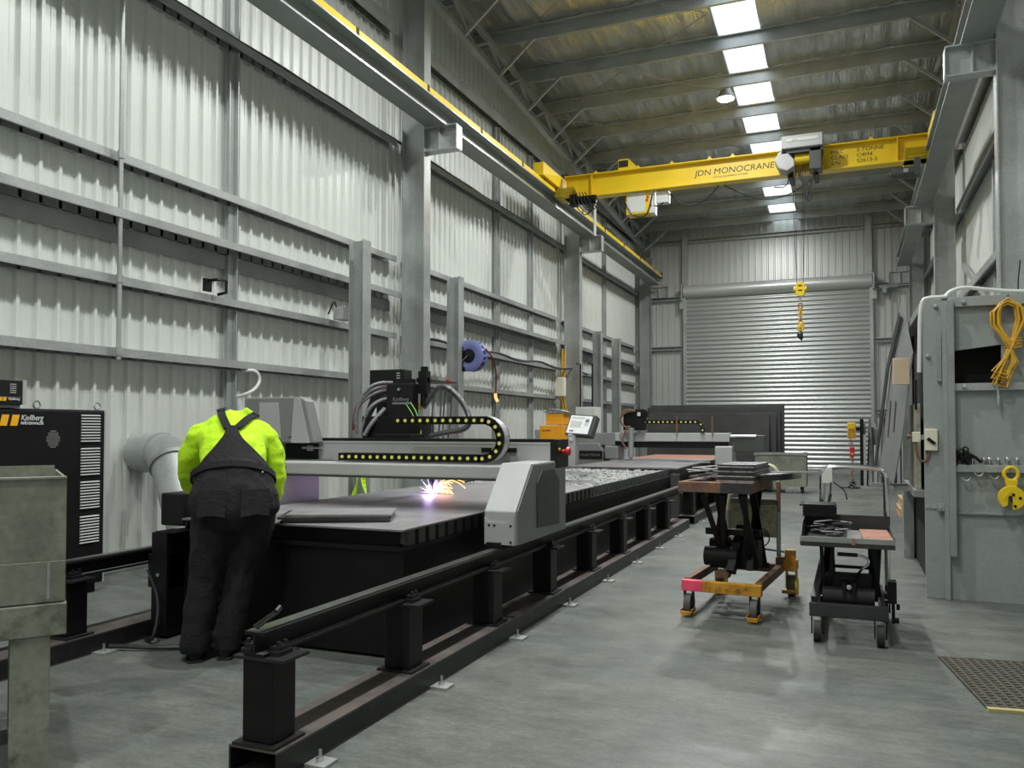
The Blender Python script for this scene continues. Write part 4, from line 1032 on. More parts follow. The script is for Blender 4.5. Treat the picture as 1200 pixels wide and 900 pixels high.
for x, z in ((.60, 1.99), (.66, 2.40), (.86,2.42), (.86,1.73), (1.1,1.73)): G().lathe((x, YB-.05 if x > .7 else YB-.012, z), (0,-1,0), [(.018,0),(.018,.02),(.01,.024)], 8).build('bolt', 'galvdark', t)
for x in (.91, .99, 1.03, 1.09, 1.155, 1.22, 1.3, 1.4):
    g = G(); g.lathe((x, YB-.025, 1.10), (0,0,1), [(.009,0),(.009,.03),(.017,.035),(.019,.05),(.012,.062)], 10); g.build('peg', 'chrome', t, smooth=True)
# things on the booth
s = thing('rotary_switch', 'pale grey rotary isolator switch box on the booth door edge', 'switch', (.615, YB-.03, 1.29))
G().box(.565, .66, YB-.05, YB-.013, 1.21, 1.39).build('box', 'cream', s, bev=.006); G(Matrix.Translation((.612,YB-.055,1.29))@Matrix.Rotation(R(40),4,'Y')).box(-.035,.035,-.006,.004,-.012,.012).build('lever','black',s)
s = thing('emergency_switch', 'small cream box with red brown knob on the booth\'s left corner', 'switch', (.51, YB-.0, 1.33))
G().box(.475, .535, YB-.03, YB+.03, 1.28, 1.365).build('box','cream',s,bev=.004); g = G(); g.cyl((.475,YB,1.325),(.45,YB,1.325),.012).cyl((.45,YB,1.325),(.435,YB,1.325),.022); g.build('knob','rust',s,smooth=True)
G().box(.535,.565,YB-.01,YB+.03,1.30,1.34).build('mounting_arm','galvdark',s)
tag(G().tube([(.50,YB-.005,1.28),(.50,YB-.02,1.20),(.53,YB-.03,1.12),(.58,YB-.03,1.12),(.60,YB-.03,1.21)],.011,7,smooth=2).build('switch_cable','rust',smooth=True),'thin red brown cable looping between the two booth switches','cable')
g = G(); g.tube([(.535,YB+.0,1.86),(.54,YB,2.1),(.545,YB,2.33),(.56,YB,2.44),(.585,YB,2.478),(.72,YB+.01,2.48),(.75,YB+.01,2.485)],.017,8,smooth=1)
tag(g.build('conduit','white',smooth=True),'pale conduit running down the booth\'s left corner','conduit')
g = G(); g.tube([(.74,YB+.02,2.49),(.78,YB+.02,2.53),(.87,YB+.02,2.555),(1.0,YB+.02,2.53),(1.25,YB+.02,2.49),(1.6,YB+.02,2.489)],.016,8,smooth=2)
tag(g.build('conduit','white',smooth=True),'pale conduit arching over the booth\'s top bar','conduit')
tag(G().tube([(1.26,YB+.05,2.475),(1.265,YB+.05,2.6),(1.28,YB+.05,2.75)],.005,5).build('aerial','black'),'thin black aerial sticking up from the booth roof','aerial')
# leaning skeleton plates
Pm = Matrix.Translation((.42, 8.5, 0)) @ Matrix.Rotation(R(11), 4, 'Z') @ Matrix.Translation((-.03, -8.5, .845)) @ Matrix.Rotation(R(6.4), 4, 'Y')
def leanplate(pts, x0, x1): return G(Pm).prism([(a, b-.845) for a, b in pts], 'x', x0, x1)
t = thing('leaning_plate', 'large grey cut steel plate leaning against the booth\'s left side', 'steel plate', (.4, 9.1, .86))
leanplate([(9.2,1.0),(8.62,.862),(8.5,1.3),(8.45,2.1),(8.72,2.35),(9.05,2.74),(9.2,2.3)], 0, .01).build('sheet', 'mgrey2', t)
for (ya, za, hh) in ((8.78, 1.35, .32), (8.98, 1.3, .38)):
    leanplate([(ya, za), (ya+.05, za+.02), (ya+.09, za+hh), (ya+.04, za+hh-.02)], -.002, .012).build('slot', 'boothdk', t)  # black inlay paints the dark of a cut-through slot
t = thing('leaning_strip', 'narrow dark cut strip leaning in front of the large grey plate', 'steel plate', (.3, 9.4, .86))
leanplate([(9.34,1.0),(9.25,1.0),(9.16,2.0),(8.9,2.5),(9.0,2.56),(9.28,2.0)], -.03, -.02).build('sheet','darksteel',t)
tag(G(Matrix.Translation((.435,8.45,1.80))@Matrix.Rotation(R(14),4,'Z')).box(-.07,.075,-.02,.0,-.0,.245).build('card','beige',bev=.004),'blank beige card fixed on the leaning plates','card')
tag(G().box(.545,.585,8.3,9.3,.845,1.62).build('side_board','plank'),'weathered grey board standing behind the leaning plate','board')
tag(G().box(.50,.52,YB+.06,YB+.1,1.55,1.80).build('dark_sleeve','black'),'short dark sleeve under the booth corner conduit','sleeve')

# yellow cable coil
t = thing('cable_coil', 'long yellow cable coil hung on the booth\'s top bar', 'cable', (1.15, YB-.1, 1.8))
random.seed(21)
for i in range(14):
    o = random.uniform(-.02, .02); w1 = .055+.0065*i+random.uniform(-.008,.008); yb = YB-.07-.011*(i%5); zt = 2.40+random.uniform(-.02,.03); cx = 1.165; tz = 2.06+random.uniform(-.03,.03)
    zb = 1.84-.02*random.random()-.05*(i%3); bw = .02+.006*i+.01*random.random()
    G().tube([(cx+o*.3, yb, zt), (cx+w1*.8, yb, zt-.05), (cx+w1, yb, 2.26), (cx+.03+o, yb-.012, tz), (cx-bw*.4, yb, 1.94), (cx-bw-.02, yb, zb+.02), (cx-.015, yb, zb), (cx+bw*.6, yb, 1.92), (cx+.005+o, yb-.012, tz), (cx-w1*.9, yb, 2.22), (cx-w1*.9, yb, 2.32), (cx-w1*.5, yb, zt-.03)], .0085, 6, closed=True, smooth=0).build('cable_turn', 'cable', t, smooth=True)
for i in range(4):
    z = 2.03+.022*i; G().tube([(1.20+.055*math.cos(q), YB-.085+.03*math.sin(q), z+.015*math.cos(q)) for q in [2*PI*k/12 for k in range(12)]], .0085, 6, closed=True).build('binding_turn', 'cable', t, smooth=True)
G().tube([(1.165,YB,2.44),(1.165,YB-.1,2.43),(1.165,YB-.11,2.46)],.01,6).build('hook','galvdark',t)
g = G(); g.tube([(1.09,YB-.08,1.85),(1.085,YB-.08,1.74),(1.09,YB-.08,1.66)],.009,6); g.cyl((1.09,YB-.08,1.66),(1.09,YB-.08,1.58),.014); part(g.build('cable_end','steel',t),'bare steel cable end')
# plate clamp
cx, yb = 1.165, YB-.12
t = thing('lifting_clamp', 'yellow plate lifting clamp hanging on the booth\'s lower rail', 'clamp', (cx, yb, .9))
g = G(); q = [2*PI*k/24 for k in range(24)]
g.tube([(cx+.048*math.cos(a), yb, 1.035+.053*math.sin(a)) for a in q], .015, 8, closed=True); g.build('eye', 'yellow', t, smooth=True)
G().prism([(cx-.045,.99),(cx+.045,.99),(cx+.035,.93),(cx-.035,.93)], 'y', yb-.018, yb+.018).build('shackle', 'yellow', t, bev=.004)
jaw = [(cx+.093*math.cos(a), .848+.088*math.sin(a)) for a in [R(d) for d in range(-62, 250, 14)]] + [(cx-.012, .758), (cx-.022, .86), (cx+.006, .872), (cx+.012, .80)]
body = [(cx+.093*math.cos(R(d)), .848+.093*math.sin(R(d))) for d in range(-80, 236, 12)] + [(cx-.03,.79),(cx-.022,.862),(cx+.004,.868),(cx+.008,.76)]
G().prism(body, 'y', yb-.03, yb-.012).build('cheek', 'yellow', t, bev=.003); G().prism(body, 'y', yb+.012, yb+.03).build('cheek', 'yellow', t, bev=.003)
G().cyl((cx+.02,yb-.012,.86),(cx+.02,yb+.012,.86),.05).build('cam','darksteel',t,smooth=True)
for x, z in ((cx+.01,.875),(cx+.055,.85),(cx+.02,.785)): G().cyl((x,yb-.03,z),(x,yb-.036,z),.011,n=10).build('pin','black',t)
G().prism([(cx-.06,.84),(cx-.05,.835),(cx-.005,.90),(cx-.018,.91)],'y',yb-.036,yb-.03).build('lever','yellow',t)
G().tube([(cx,YB-.05,1.07),(cx,YB-.12,1.075),(cx,YB-.13,1.09)],.009,6).build('hook','steel',t)
t = thing('shackle_bundle', 'black chain slings bundled on the booth\'s lower rail by the hanging bar', 'chain', (.85, YB-.06, 1.1))
g = G(); random.seed(9)
for i in range(26):
    a = random.uniform(0,PI); x=.84+random.gauss(0,.03); z=1.15+random.gauss(0,.035); 
    g.tube([(x+.022*math.cos(k)*math.cos(a), YB-.05+.022*math.cos(k)*math.sin(a), z+.026*math.sin(k)) for k in [2*PI*j/7 for j in range(7)]], .007, 5, closed=True)
g.tube([(.85,YB-.05,1.20),(.92,YB-.06,1.17),(.97,YB-.06,1.12)],.014,6,smooth=1)
stuff(g.build('chain', 'black', t))
for x, z in ((.86,1.0),(.95,1.04),(1.06,1.02)):
    tag(G().tube([(x+.03*math.cos(k),YB-.065,z+.03*math.sin(k)) for k in [PI+PI*j/10 for j in range(11)]],.008,6).build('shackle','galvdark',smooth=True), 'small bow shackle under the booth\'s lower rail, ' + ('below the chain bundle' if x < .9 else 'second from the hanging bar' if x < 1 else 'nearest the yellow clamp'), 'shackle')

# ------------------------------------------------------------------ floor mat
Tm = Matrix.Translation((.48, 5.66, 0)) @ Matrix.Rotation(R(7.9), 4, 'Z')
t = thing('floor_mat', 'dark ribbed rubber floor mat with a worn yellow front edge', 'mat', (.95, 5.2, 0))
G(Tm).box(0, .95, -.95, 0, 0, .012).build('base', 'mat', t)
g = G(Tm)
for i in range(20):
    for j in range(20):
        g.box(.015+.047*i, .015+.047*i+.026, -.945+.047*j, -.945+.047*j+.026, .012, .017)
stuff(g.build('lugs', 'mat', t))
G(Tm).box(0, .95, -.985, -.951, 0, .015).build('yellow_edge', 'matedge', t)

# ------------------------------------------------------------------ stillage at lower left
t = thing('steel_stillage', 'stained galvanised steel bin on a welded stand at the lower left', 'bin', (-3.35, 2.3, 0), R(54))
Ts = Matrix.Translation((-2.93, 2.4, 0)) @ Matrix.Rotation(R(54), 4, 'Z') @ Matrix.Translation((2.93, -2.4, 0))
x0, x1, y0, y1 = -4.0, -2.93, 2.4, 3.15
g = G(Ts)
g.box(x0, x1, y0, y0+.01, .87, 1.195).box(x0, x0+.01, y0+.01, y1, .87, 1.22).box(x1-.01, x1, y0+.01, y1, .87, 1.20).box(x0+.01, x1-.01, y1-.01, y1, .87, 1.22).box(x0+.01, x1-.01, y0+.01, y1-.01, .72, .73)
g.build('upper_bin', 'oldbin', t)
G(Ts).box(x0-.0, x1, y0-.006, y0+.012, .705, .868).build('lower_face', 'oldbin', t, bev=.003)
G(Ts).box(x0, x1, y0+.012, y1, .70, .72).box(x1-.01, x1, y0+.012, y1, .72, .868).build('lower_tray', 'oldbin', t)
G(Ts).box(-3.24, -2.93, y0-.012, y0+.022, 1.193, 1.205).build('folded_lip', 'oldbin', t, bev=.003)
G(Ts).box(-2.995, -2.985, y0-.008, y0-.005, .72, .86).build('weld_line', 'galv', t)
G(Ts).box(x0-.01, x1+.005, y0-.02, y0+.06, .575, .70).build('frame_rail', 'oldbin', t, bev=.004)
G(Ts).box(x0, x0+.08, y0+.06, y1, .575, .70).build('side_rail', 'oldbin', t); G(Ts).box(x1-.08, x1, y0+.06, y1, .575, .70).build('side_rail', 'oldbin', t)
for x in (x0+.1, -3.118):
    for y in (y0-.01, y1-.15): G(Ts).box(x, x+.138, y, y+.14, 0, .575).build('leg', 'oldbin', t, bev=.004)
G(Ts).box(x0+.3, -3.155, y0, y0+.08, .05, .15).build('bottom_rail', 'oldbin', t, bev=.004)
# ------------------------------------------------------------------ lift table 1 (yellow)
Tk = Matrix.Translation((-.905, 6.21, 0)) @ Matrix.Rotation(R(-5), 4, 'Z')
def K(): return G(Tk)
t = thing('lift_table', 'worn yellow scissor lift trolley with a rusty deck full of cut parts', 'lift table', (-.9, 6.7, 0), 0)
K().box(-.275, -.12, -.03, .03, .185, .265).build('pink_bar_end', 'pink', t, bev=.004)
K().box(-.12, .305, -.03, .03, .185, .265).build('front_bar', 'orange', t, bev=.004)
K().box(-.27, -.22, .03, 1.0, .21, .275).box(.25, .30, .03, 1.0, .21, .275).box(-.22, .25, .93, 1.0, .21, .275).build('chassis', 'rust', t, bev=.004)
for x in (-.225, .255):
    w = K().cyl((x-.024, -.0, .08), (x+.024, 0, .08), .08, n=22).build('front_wheel', 'wheel', t, smooth=True)
    K().box(x-.036, x-.026, -.02, .02, .045, .19).box(x+.026, x+.036, -.02, .02, .045, .19).build('fork', 'black', w)
    K().box(x-.036, x+.036, -.098, -.085, .016, .048).build('foot_guard', 'orange', w, bev=.004)
    K().box(x-.042, x-.036, -.09, .03, .03, .06).build('guard_arm', 'orange', w); K().box(x+.036, x+.042, -.09, .03, .03, .06).build('guard_arm', 'orange', w)
for x in (-.25, .34):
    w = K().cyl((x-.028, 1.12, .085), (x+.028, 1.12, .085), .085, n=22).build('rear_castor', 'wheel', t, smooth=True)
    K().box(x-.045, x-.032, 1.09, 1.15, .06, .22).box(x+.032, x+.045, 1.09, 1.15, .06, .22).box(x-.05, x+.05, .98, 1.16, .22, .30).build('fork', 'orange', w)
    K().cyl((x+.032,1.12,.085),(x+.05,1.12,.085),.06,n=18).build('hub_plate', 'safety', w, smooth=True)
    K().box(x-.06, x+.07, 1.0, 1.03, .03, .06).build('foot_guard', 'orange', w, bev=.004)
    K().box(x-.035, x+.045, 1.0, 1.06, .30, .39).build('brake_lug','orange',w)
def arm(x, ya, za, yb, zb, nm='scissor_arm', mt='black'): K().beam((x, ya, za), (x, yb, zb), .018, .055, (1,0,0)).build(nm, mt, t, bev=.003)
for x in (-.12, .15):
    arm(x, .34, .31, .74, .90); arm(x+.03, .76, .30, .34, .90)
# narrow V frame seen at the front
for x0, x1 in ((-.15, -.045), (.0, -.06)): K().beam((x0, .12, .90), (x1, .42, .33), .035, .03, (0,1,0)).build('push_frame', 'black', t)
for x0, x1 in ((.135, .20), (.165, .13)): K().beam((x0, .12, .90), (x1, .42, .33), .035, .03, (0,1,0)).build('push_frame', 'black', t)
K().box(-.2, .22, .40, .44, .56, .61).build('cross_bar', 'black', t); K().box(-.2,.22,.75,.79,.27,.31).build('cross_bar', 'black', t)
K().cyl((-.19, .36, .40), (.06, .36, .40), .075, n=18).build('pump_tank', 'blackmatt', t, smooth=True)
K().box(-.18, .2, .42, .62, .30, .53).build('pump_body', 'black', t, bev=.02)
K().beam((.03,.25,.30),(.06,.5,.62),.06,.06).build('ram', 'black', t)
K().box(-.08,.02,.2,.3,.26,.30).box(.06,.12,.55,.65,.28,.34).build('hydraulic_block','rust',t)
K().box(-.30, .24, -.02, .86, .918, .995).build('deck', 'rust', t, bev=.004)
K().box(.02, .241, -.022, -.0195, .918, .996).build('deck_worn_edge', 'darksteel', t)
K().box(-.14, .245, 1.0, 1.012, .485, .80).build('wire_guard', 'oldguard', t); K().box(-.14,.245,.99,1.0,.795,.805).build('guard_edge','galvdark',t)
g = K(); g.tube([(-.16,1.02,.28),(-.16,1.02,1.0),(-.155,1.02,1.07),(-.10,1.02,1.09),(.16,1.02,1.09),(.22,1.02,1.075),(.25,1.02,1.03),(.255,1.02,.95),(.255,1.02,.28)],.016,10,smooth=1)
g.build('push_handle','handleyel',t,smooth=True)
K().tube([(.255,1.02,.95),(.255,1.02,.70)],.0185,10).build('rusty_sleeve','rust',t,smooth=True)
for xh in (-.16,.255): K().tube([(xh,1.02,.70),(xh,1.02,.285)],.018,10).build('handle_post','galvdark',t,smooth=True)
g = K(); g.tube([(.06,.98,.55),(.15,.99,.56),(.19,1.0,.50),(.17,1.0,.42),(.05,.9,.38)],.006,6,smooth=2); g.cyl((-.0,1.0,.40),(.30,1.02,.37),.008); g.build('release_cable','hose',t)
K().box(.24,.30,.95,1.06,.27,.33).build('handle_socket','rust',t)
# cut parts on the deck
random.seed(31)
for i in range(20):
    x = random.uniform(-.20, -.06); y = random.uniform(.08, .62); z = 1.0 + .0065*i*.75 ; L_ = random.uniform(.15,.24); w_ = random.uniform(.05,.09)
    Ti = Tk @ Matrix.Translation((x, y, z)) @ Matrix.Rotation(random.uniform(-.6,.6),4,'Z') @ Matrix.Rotation(random.uniform(-.16,.05) ,4,'Y')
    g = G(Ti); g.prism([(-L_/2,-w_/2),(L_/2*.6,-w_/2),(L_/2,-w_*.1),(L_/2,w_/2),(-L_/2*.5,w_/2),(-L_/2,w_*.2)],'z',0,.005)
    tag(g.build('cut_part','cutmetal'), 'bright cut steel part in the loose pile on the yellow trolley', 'cut part', 'loose bright parts on the yellow trolley')
for k in range(11):
    z = .997 + .0118*k; off = .006*((k*7)%3)
    g = K(); g.box(-.04+off, .235+off, .10, .70, z, z+.009)
    tag(g.build('cut_blank', 'darksteel' if k%3 else 'cutmetal'), ORD[k] + ' blank from the bottom of the neat stack on the yellow trolley', 'cut part', 'neat stack of blanks on the yellow trolley')
for k in range(5):
    z = .998+.011*k; Ti = Tk @ Matrix.Translation((.33,.45,z)) @ Matrix.Rotation(R(-18),4,'Z') @ Matrix.Rotation(R(-4),4,'Y')
    G_ = G(Ti); G_.prism([(-.09,-.25),(.12,-.16),(.09,.25),(-.09,.25)],'z',0,.006)
    tag(G_.build('cut_blank', 'cutmetal' if k==4 else 'darksteel'), ORD[k] + ' from the bottom of the angled blanks overhanging the yellow trolley\'s right side', 'cut part', 'angled blanks overhanging the yellow trolley')
g = G(Tk); g.beam((.30,.40,1.06),(.62,.62,1.055),.03,.012); tag(g.build('flat_bar','steel'),'pale flat bar sticking out to the right over the angled blanks','bar')

# ------------------------------------------------------------------ lift table 2 (black)
t = thing('lift_table', 'black scissor lift trolley with chrome handle and a tray of cut pieces', 'lift table', (0, 6.2, 0))
G().box(-.265, .215, 5.82, 5.87, .155, .245).build('front_bar', 'cartdk', t, bev=.004)
G().box(-.255,-.215,5.87,6.7,.17,.24).box(.165,.205,5.87,6.7,.17,.24).box(-.215,.165,6.62,6.7,.17,.24).build('chassis','black',t,bev=.004)
G().beam((-.235,5.85,.26),(-.19,6.35,.46),.04,.05).build('side_stay','cartdk',t)
for x in (-.215, .165):
    w = G().cyl((x-.022,5.80,.068),(x+.022,5.80,.068),.068,n=22).build('front_wheel','rubber',t,smooth=True)
    G().box(x-.038,x-.03,5.78,5.84,.05,.16).box(x+.03,x+.038,5.78,5.84,.05,.16).build('fork','black',w); G().cyl((x+.022,5.8,.068),(x+.026,5.8,.068),.03,n=14).build('hub','galvdark',w)
for x in (-.2, .215):
    w = G().cyl((x-.025,6.62,.07),(x+.025,6.62,.07),.07,n=20).build('rear_castor','rubber',t,smooth=True)
    G().box(x-.04,x-.03,6.58,6.66,.06,.2).box(x+.03,x+.04,6.58,6.66,.06,.2).box(x-.04,x+.04,6.56,6.68,.16,.20).build('fork','black',w)
g = G(); g.box(.215,.27,6.0,6.12,.24,.38).cyl((.27,6.06,.21),(.29,6.06,.21),.02).cyl((.255,6.06,.12),(.285,6.06,.12),.018).box(.24,.26,6.04,6.08,.1,.25); g.build('brake_assembly','black',t)
for x in (-.16,.13):
    G().beam((x,5.95,.26),(x,6.5,.61),.016,.05,(1,0,0)).build('scissor_arm','black',t); G().beam((x+.025,6.5,.26),(x+.025,5.95,.61),.016,.05,(1,0,0)).build('scissor_arm','black',t)
for x0, x1 in ((-.19,-.175),(-.115,-.15),(.14,.16),(.12,.17)): G().beam((x0,5.9,.615),(x1,6.0,.28),.022,.02,(0,1,0)).build('push_frame','black',t)
G().box(-.15,.12,6.0,6.03,.40,.425).build('cross_bar','black',t); G().box(-.16,.13,6.22,6.25,.42,.44).build('cross_bar','black',t)
G().cyl((-.185,5.93,.285),(.135,5.93,.285),.055,n=18).build('hydraulic_roller','rubber',t,smooth=True)
G().box(-.17,.12,5.99,6.2,.24,.40).build('pump_body','black',t,bev=.01)
G().box(-.06,-.04,5.86,5.95,.28,.38).box(.0,.02,5.86,5.95,.28,.38).build('bracket','black',t); G().lathe((-.02,5.88,.355),(0,-1,0),[(.016,0),(.016,.03),(.007,.032)],12).build('release_valve','chrome',t,smooth=True)
g = G(); g.tube([(.03,6.0,.38),(.03,5.96,.42),(.06,5.92,.47),(.10,5.90,.50),(.10,5.90,.54),(.06,5.90,.558),(.03,5.90,.56)],.008,8,smooth=2); g.build('pedal_lever','chrome',t,smooth=True)
G().cyl((.035,5.90,.56),(-.09,5.90,.562),.013).build('pedal_grip','rubber',t,smooth=True)
G().box(-.315,.255,5.75,6.5,.625,.655).build('deck','cartdk',t,bev=.003)
G().box(-.315,.255,5.748,5.758,.655,.688).build('front_lip','galvdark',t)
G().box(-.315,.255,6.49,6.5,.655,.765).build('rear_rim','cartdk',t); G().prism([(5.758,.655),(6.49,.655),(6.49,.765),(5.95,.765),(5.758,.69)],'x',-.315,-.307).build('left_rim','cartdk',t); G().box(.247,.255,5.758,6.49,.655,.70).build('right_rim','mdark',t)
G().box(.0,.02,5.74,5.75,.645,.69).build('weld_tab','rustred',t)
g = G(); g.tube([(-.205,6.68,.2),(-.205,6.68,1.0),(-.195,6.68,1.07),(-.15,6.68,1.105),(.17,6.68,1.105),(.225,6.68,1.07),(.24,6.68,1.0),(.24,6.68,.2)],.0205,12,smooth=2); g.build('push_handle','chrome',t,smooth=True)
G().prism([(-.205,.98),(-.13,.98),(-.13,1.09),(-.17,1.09),(-.205,1.04)],'y',6.655,6.70).build('release_handle','white',t,bev=.004)
g = G(); g.tube([(-.14,6.65,.99),(-.145,6.64,.90),(-.16,6.62,.82),(-.16,6.62,.5)],.006,6,smooth=1); g.cyl((-.145,6.64,.9),(-.16,6.62,.82),.012); g.tube([(-.125,6.66,.99),(-.08,6.66,.96),(-.04,6.68,.92),(-.03,6.7,.86)],.005,6,smooth=1); g.build('release_cable','hose',t)
G().beam((-.16,6.3,.42),(-.09,6.0,.3),.012,.012).build('stay_rod','black',t)
random.seed(41)
for i in range(26):
    x = random.uniform(-.25,-.06); y = random.uniform(5.85,6.35); z = .657+.0035*i; L_ = random.uniform(.06,.15)
    Ti = Matrix.Translation((x,y,z)) @ Matrix.Rotation(random.uniform(-.7,.9),4,'Z') @ Matrix.Rotation(random.uniform(-.1,.1),4,'Y')
    G_ = G(Ti); G_.prism([(-L_/2,-.012),(L_/2,-.008),(L_/2+.01,.012),(-L_/2,.012)],'z',0,.005)
    tag(G_.build('cut_sliver','cutmetal' if i%3 == 1 else 'darksteel'),'small dark sliver in the loose pile in the black trolley\'s tray','cut part','dark slivers in the black trolley tray')
tag(G().box(-.03,.06,5.78,6.42,.656,.664).build('spacer_plate','mgrey2'),'bare grey plate lying along the middle of the black trolley\'s tray','cut part')
tag(G(Matrix.Translation((.15,6.1,.656))@Matrix.Rotation(R(2),4,'Z')).box(-.09,.09,-.31,.31,0,.02).build('rusty_plate','rustred'),'reddish brown rusty plate on the right half of the black trolley\'s tray','cut part')
for k in range(7):
    z = .767+.0122*k; off = (-.02 if k==6 else .004*(k%2))
    tag(G().box(-.325+off,-.10+off*.3,6.28,6.55,z,z+.0105).build('dark_blank','black'),ORD[k] + ' black blank from the bottom of the stack on the black trolley\'s rear corner','cut part','small black blanks on the black trolley corner')

# ------------------------------------------------------------------ overhead crane
YC = 16.7
t = thing('bridge_crane', 'yellow single girder bridge crane spanning the hall', 'crane', (-2.2, YC, 6.5))
g = G()
for z0, z1, w in ((6.74,6.76,.26),(6.28,6.305,.28)): g.box(-5.6,1.36,YC-w/2,YC+w/2,z0,z1)
g.box(-5.6,1.36,YC-.012,YC+.012,6.305,6.74).build('girder','yellow',t)
for x in (-5.0,.85): G().box(x-.01,x+.01,YC-.125,YC+.125,6.305,6.74).build('stiffener','yellow',t)
for x in (-4.9,-4.0,-3.3,-2.55,-2.1,.4): G().prism([(x-.05,6.76),(x+.05,6.76),(x,6.82)],'y',YC-.13,YC-.12).build('top_lug','yellow',t)
for x, s in ((-5.77,1),(1.46,-1)):
    G().box(x-.11,x+.11,YC-1.25,YC+1.25,6.49,6.76).build('end_carriage','yellow',t,bev=.01)
    G().box(min(x,x+s*.45),max(x,x+s*.45),YC-.3,YC+.3,6.30,6.42).prism([(YC-.45,6.42),(YC+.45,6.42),(YC+.25,6.28),(YC-.25,6.28)],'x',min(x+s*.1,x+s*.5),max(x+s*.1,x+s*.5)).build('gusset_seat','yellow',t)
    for yy in (YC-1.0, YC+1.0): G().cyl((x-.05,yy,6.53),(x+.05,yy,6.53),.06,n=18).build('wheel','darksteel',t,smooth=True)
g = G(); g.cyl((.75,16.25,5.98),(1.12,16.25,5.98),.10,n=16).cyl((.72,16.25,5.98),(.75,16.25,5.98),.06); g.box(1.1,1.2,16.15,16.35,5.9,6.2); g.build('travel_motor','mdark',t,smooth=True); G().box(.92,1.0,16.13,16.15,5.95,6.02).build('motor_plate','steel',t)
g = G(); g.cyl((-5.35,16.4,6.16),(-4.85,16.4,6.16),.09,n=14); g.box(-5.4,-5.25,16.3,16.5,6.05,6.28); g.build('travel_motor','black',t,smooth=True)
G().cyl((-4.89,16.45,5.40),(-4.89,16.45,6.2),.03,n=10).build('conductor_arm','white',t)
g = G()
for k in range(5): g.tube([(-5.3+.06*k,16.3,6.3),(-5.25+.1*k,16.2,6.0-.03*k),(-5.0+.05*k,16.3,5.75+.05*k),(-4.95,16.4,6.1)],.012,5,smooth=1)
g.build('loose_cables','hose',t)
G().prism([(-4.42,6.76),(-4.42,6.98),(-4.20,6.98),(-4.0,6.76)],'y',YC-.12,YC-.09).build('bracket_cheek','yellow',t)
G().box(-4.41,-4.21,YC-.125,YC-.119,6.81,6.95).build('bracket_opening','boothdk',t)
G().prism([(-4.42,6.76),(-4.42,6.98),(-4.20,6.98),(-4.0,6.76)],'y',YC+.09,YC+.12).build('bracket_cheek','yellow',t)
# electrical box
G().box(-4.28,-3.78,YC-.02,YC+.3,5.83,6.29).build('control_box','yellow',t,bev=.008); G().box(-4.245,-3.875,YC-.028,YC-.02,5.87,6.275).build('box_door','white',t); G().box(-3.78,-3.70,YC-.02,YC+.3,5.83,6.29).build('box_side','white',t)
G().box(-3.66,-3.40,YC-.0,YC+.2,6.02,6.27).build('aux_box','white',t,bev=.008)
for x, z in ((-3.76,5.98),(-3.82,6.16),(-3.84,6.1)): G().cyl((x,YC-.04,z),(x,YC-.02,z),.025,n=10).build('pilot_light','red',t)
g = G(); g.tube([(-4.28,YC-.04,6.1),(-4.2,YC-.05,5.9),(-4.1,YC-.03,5.78),(-3.9,YC-.05,5.74),(-3.8,YC-.05,5.86),(-3.72,YC-.05,6.2)],.016,6,smooth=1); g.tube([(-3.72,YC,5.98),(-3.6,YC,5.95),(-3.5,YC,6.02)],.015,6,smooth=1); g.build('box_cables','hose',t)
g = G(); g.tube([(-3.44,YC+.1,6.26),(-3.2,YC+.1,6.0),(-2.95,YC+.1,5.90),(-2.65,YC+.1,6.0),(-2.4,YC+.1,6.27)],.012,6,smooth=2); g.tube([(-2.3,YC+.1,6.27),(-1.95,YC+.1,6.05),(-1.5,YC+.1,5.86),(-1.0,YC+.1,5.95),(-.62,YC+.1,6.22)],.012,6,smooth=2); g.build('festoon_cable','hose',t)
text('JDN MONOCRANE', .17, (-2.86, YC-.014, 6.475), (1,0,0), (0,0,1), 'letterk', t, sx=1.06, shear=.12)
text('LIFTING EQUIPMENT SYSTEMS', .05, (-2.5, YC-.014, 6.40), (1,0,0), (0,0,1), 'letterk', t, sx=1.0)
for i, s in enumerate(('MRC', 'CLASS', 'S/N')): text(s, .10, (-.29, YC-.014, 6.60-.105*i), (1,0,0), (0,0,1), 'letterk', t, sx=1.1)
for i, s in enumerate(('5 TONNE', 'C4M4', 'S2613-5')): text(s, .10, (.16, YC-.014, 6.60-.105*i), (1,0,0), (0,0,1), 'letterk', t, sx=1.1)
# hoist trolley on the girder
h = thing('hoist_trolley', 'grey electric hoist trolley hung on the yellow crane girder', 'hoist', (-.85, YC-.2, 6.2))
G().prism([(-1.15,6.62),(-1.15,6.86),(-.42,6.86),(-.42,6.62)],'y',YC-.62,YC-.16).build('drum_cover','mgrey',h,bev=.015)
G().box(-1.05,-.5,YC-.628,YC-.62,6.74,6.80).build('label_strip','white',h); text('JDN', .05,(-.95,YC-.63,6.75),(1,0,0),(0,0,1),'letterg',h)
G().prism([(-1.28,6.42),(-1.2,6.60),(-1.06,6.60),(-.92,6.42),(-.92,6.30),(-1.05,6.22),(-1.2,6.28)],'y',YC-.55,YC-.17).build('motor_housing','mgrey',h,bev=.02)
G().box(-.66,-.44,YC-.55,YC-.17,6.2,6.62).build('gearbox','mdark',h,bev=.02); G().box(-1.15,-.42,YC-.55,YC-.17,6.55,6.64).build('frame','mdark',h)
g = G(); g.cyl((-.92,YC-.35,6.48),(-.66,YC-.35,6.48),.11,n=18); g.build('rope_drum','yellow',h,smooth=True)
for x in (-1.0,-.55): G().box(x-.04,x+.04,YC-.3,YC+.3,6.16,6.27).build('trolley_frame','black',h); 
g = G()
for x in (-1.0,-.55):
    for s in (-1,1): g.cyl((x,YC+s*.10,6.347),(x,YC+s*.16,6.347),.04)
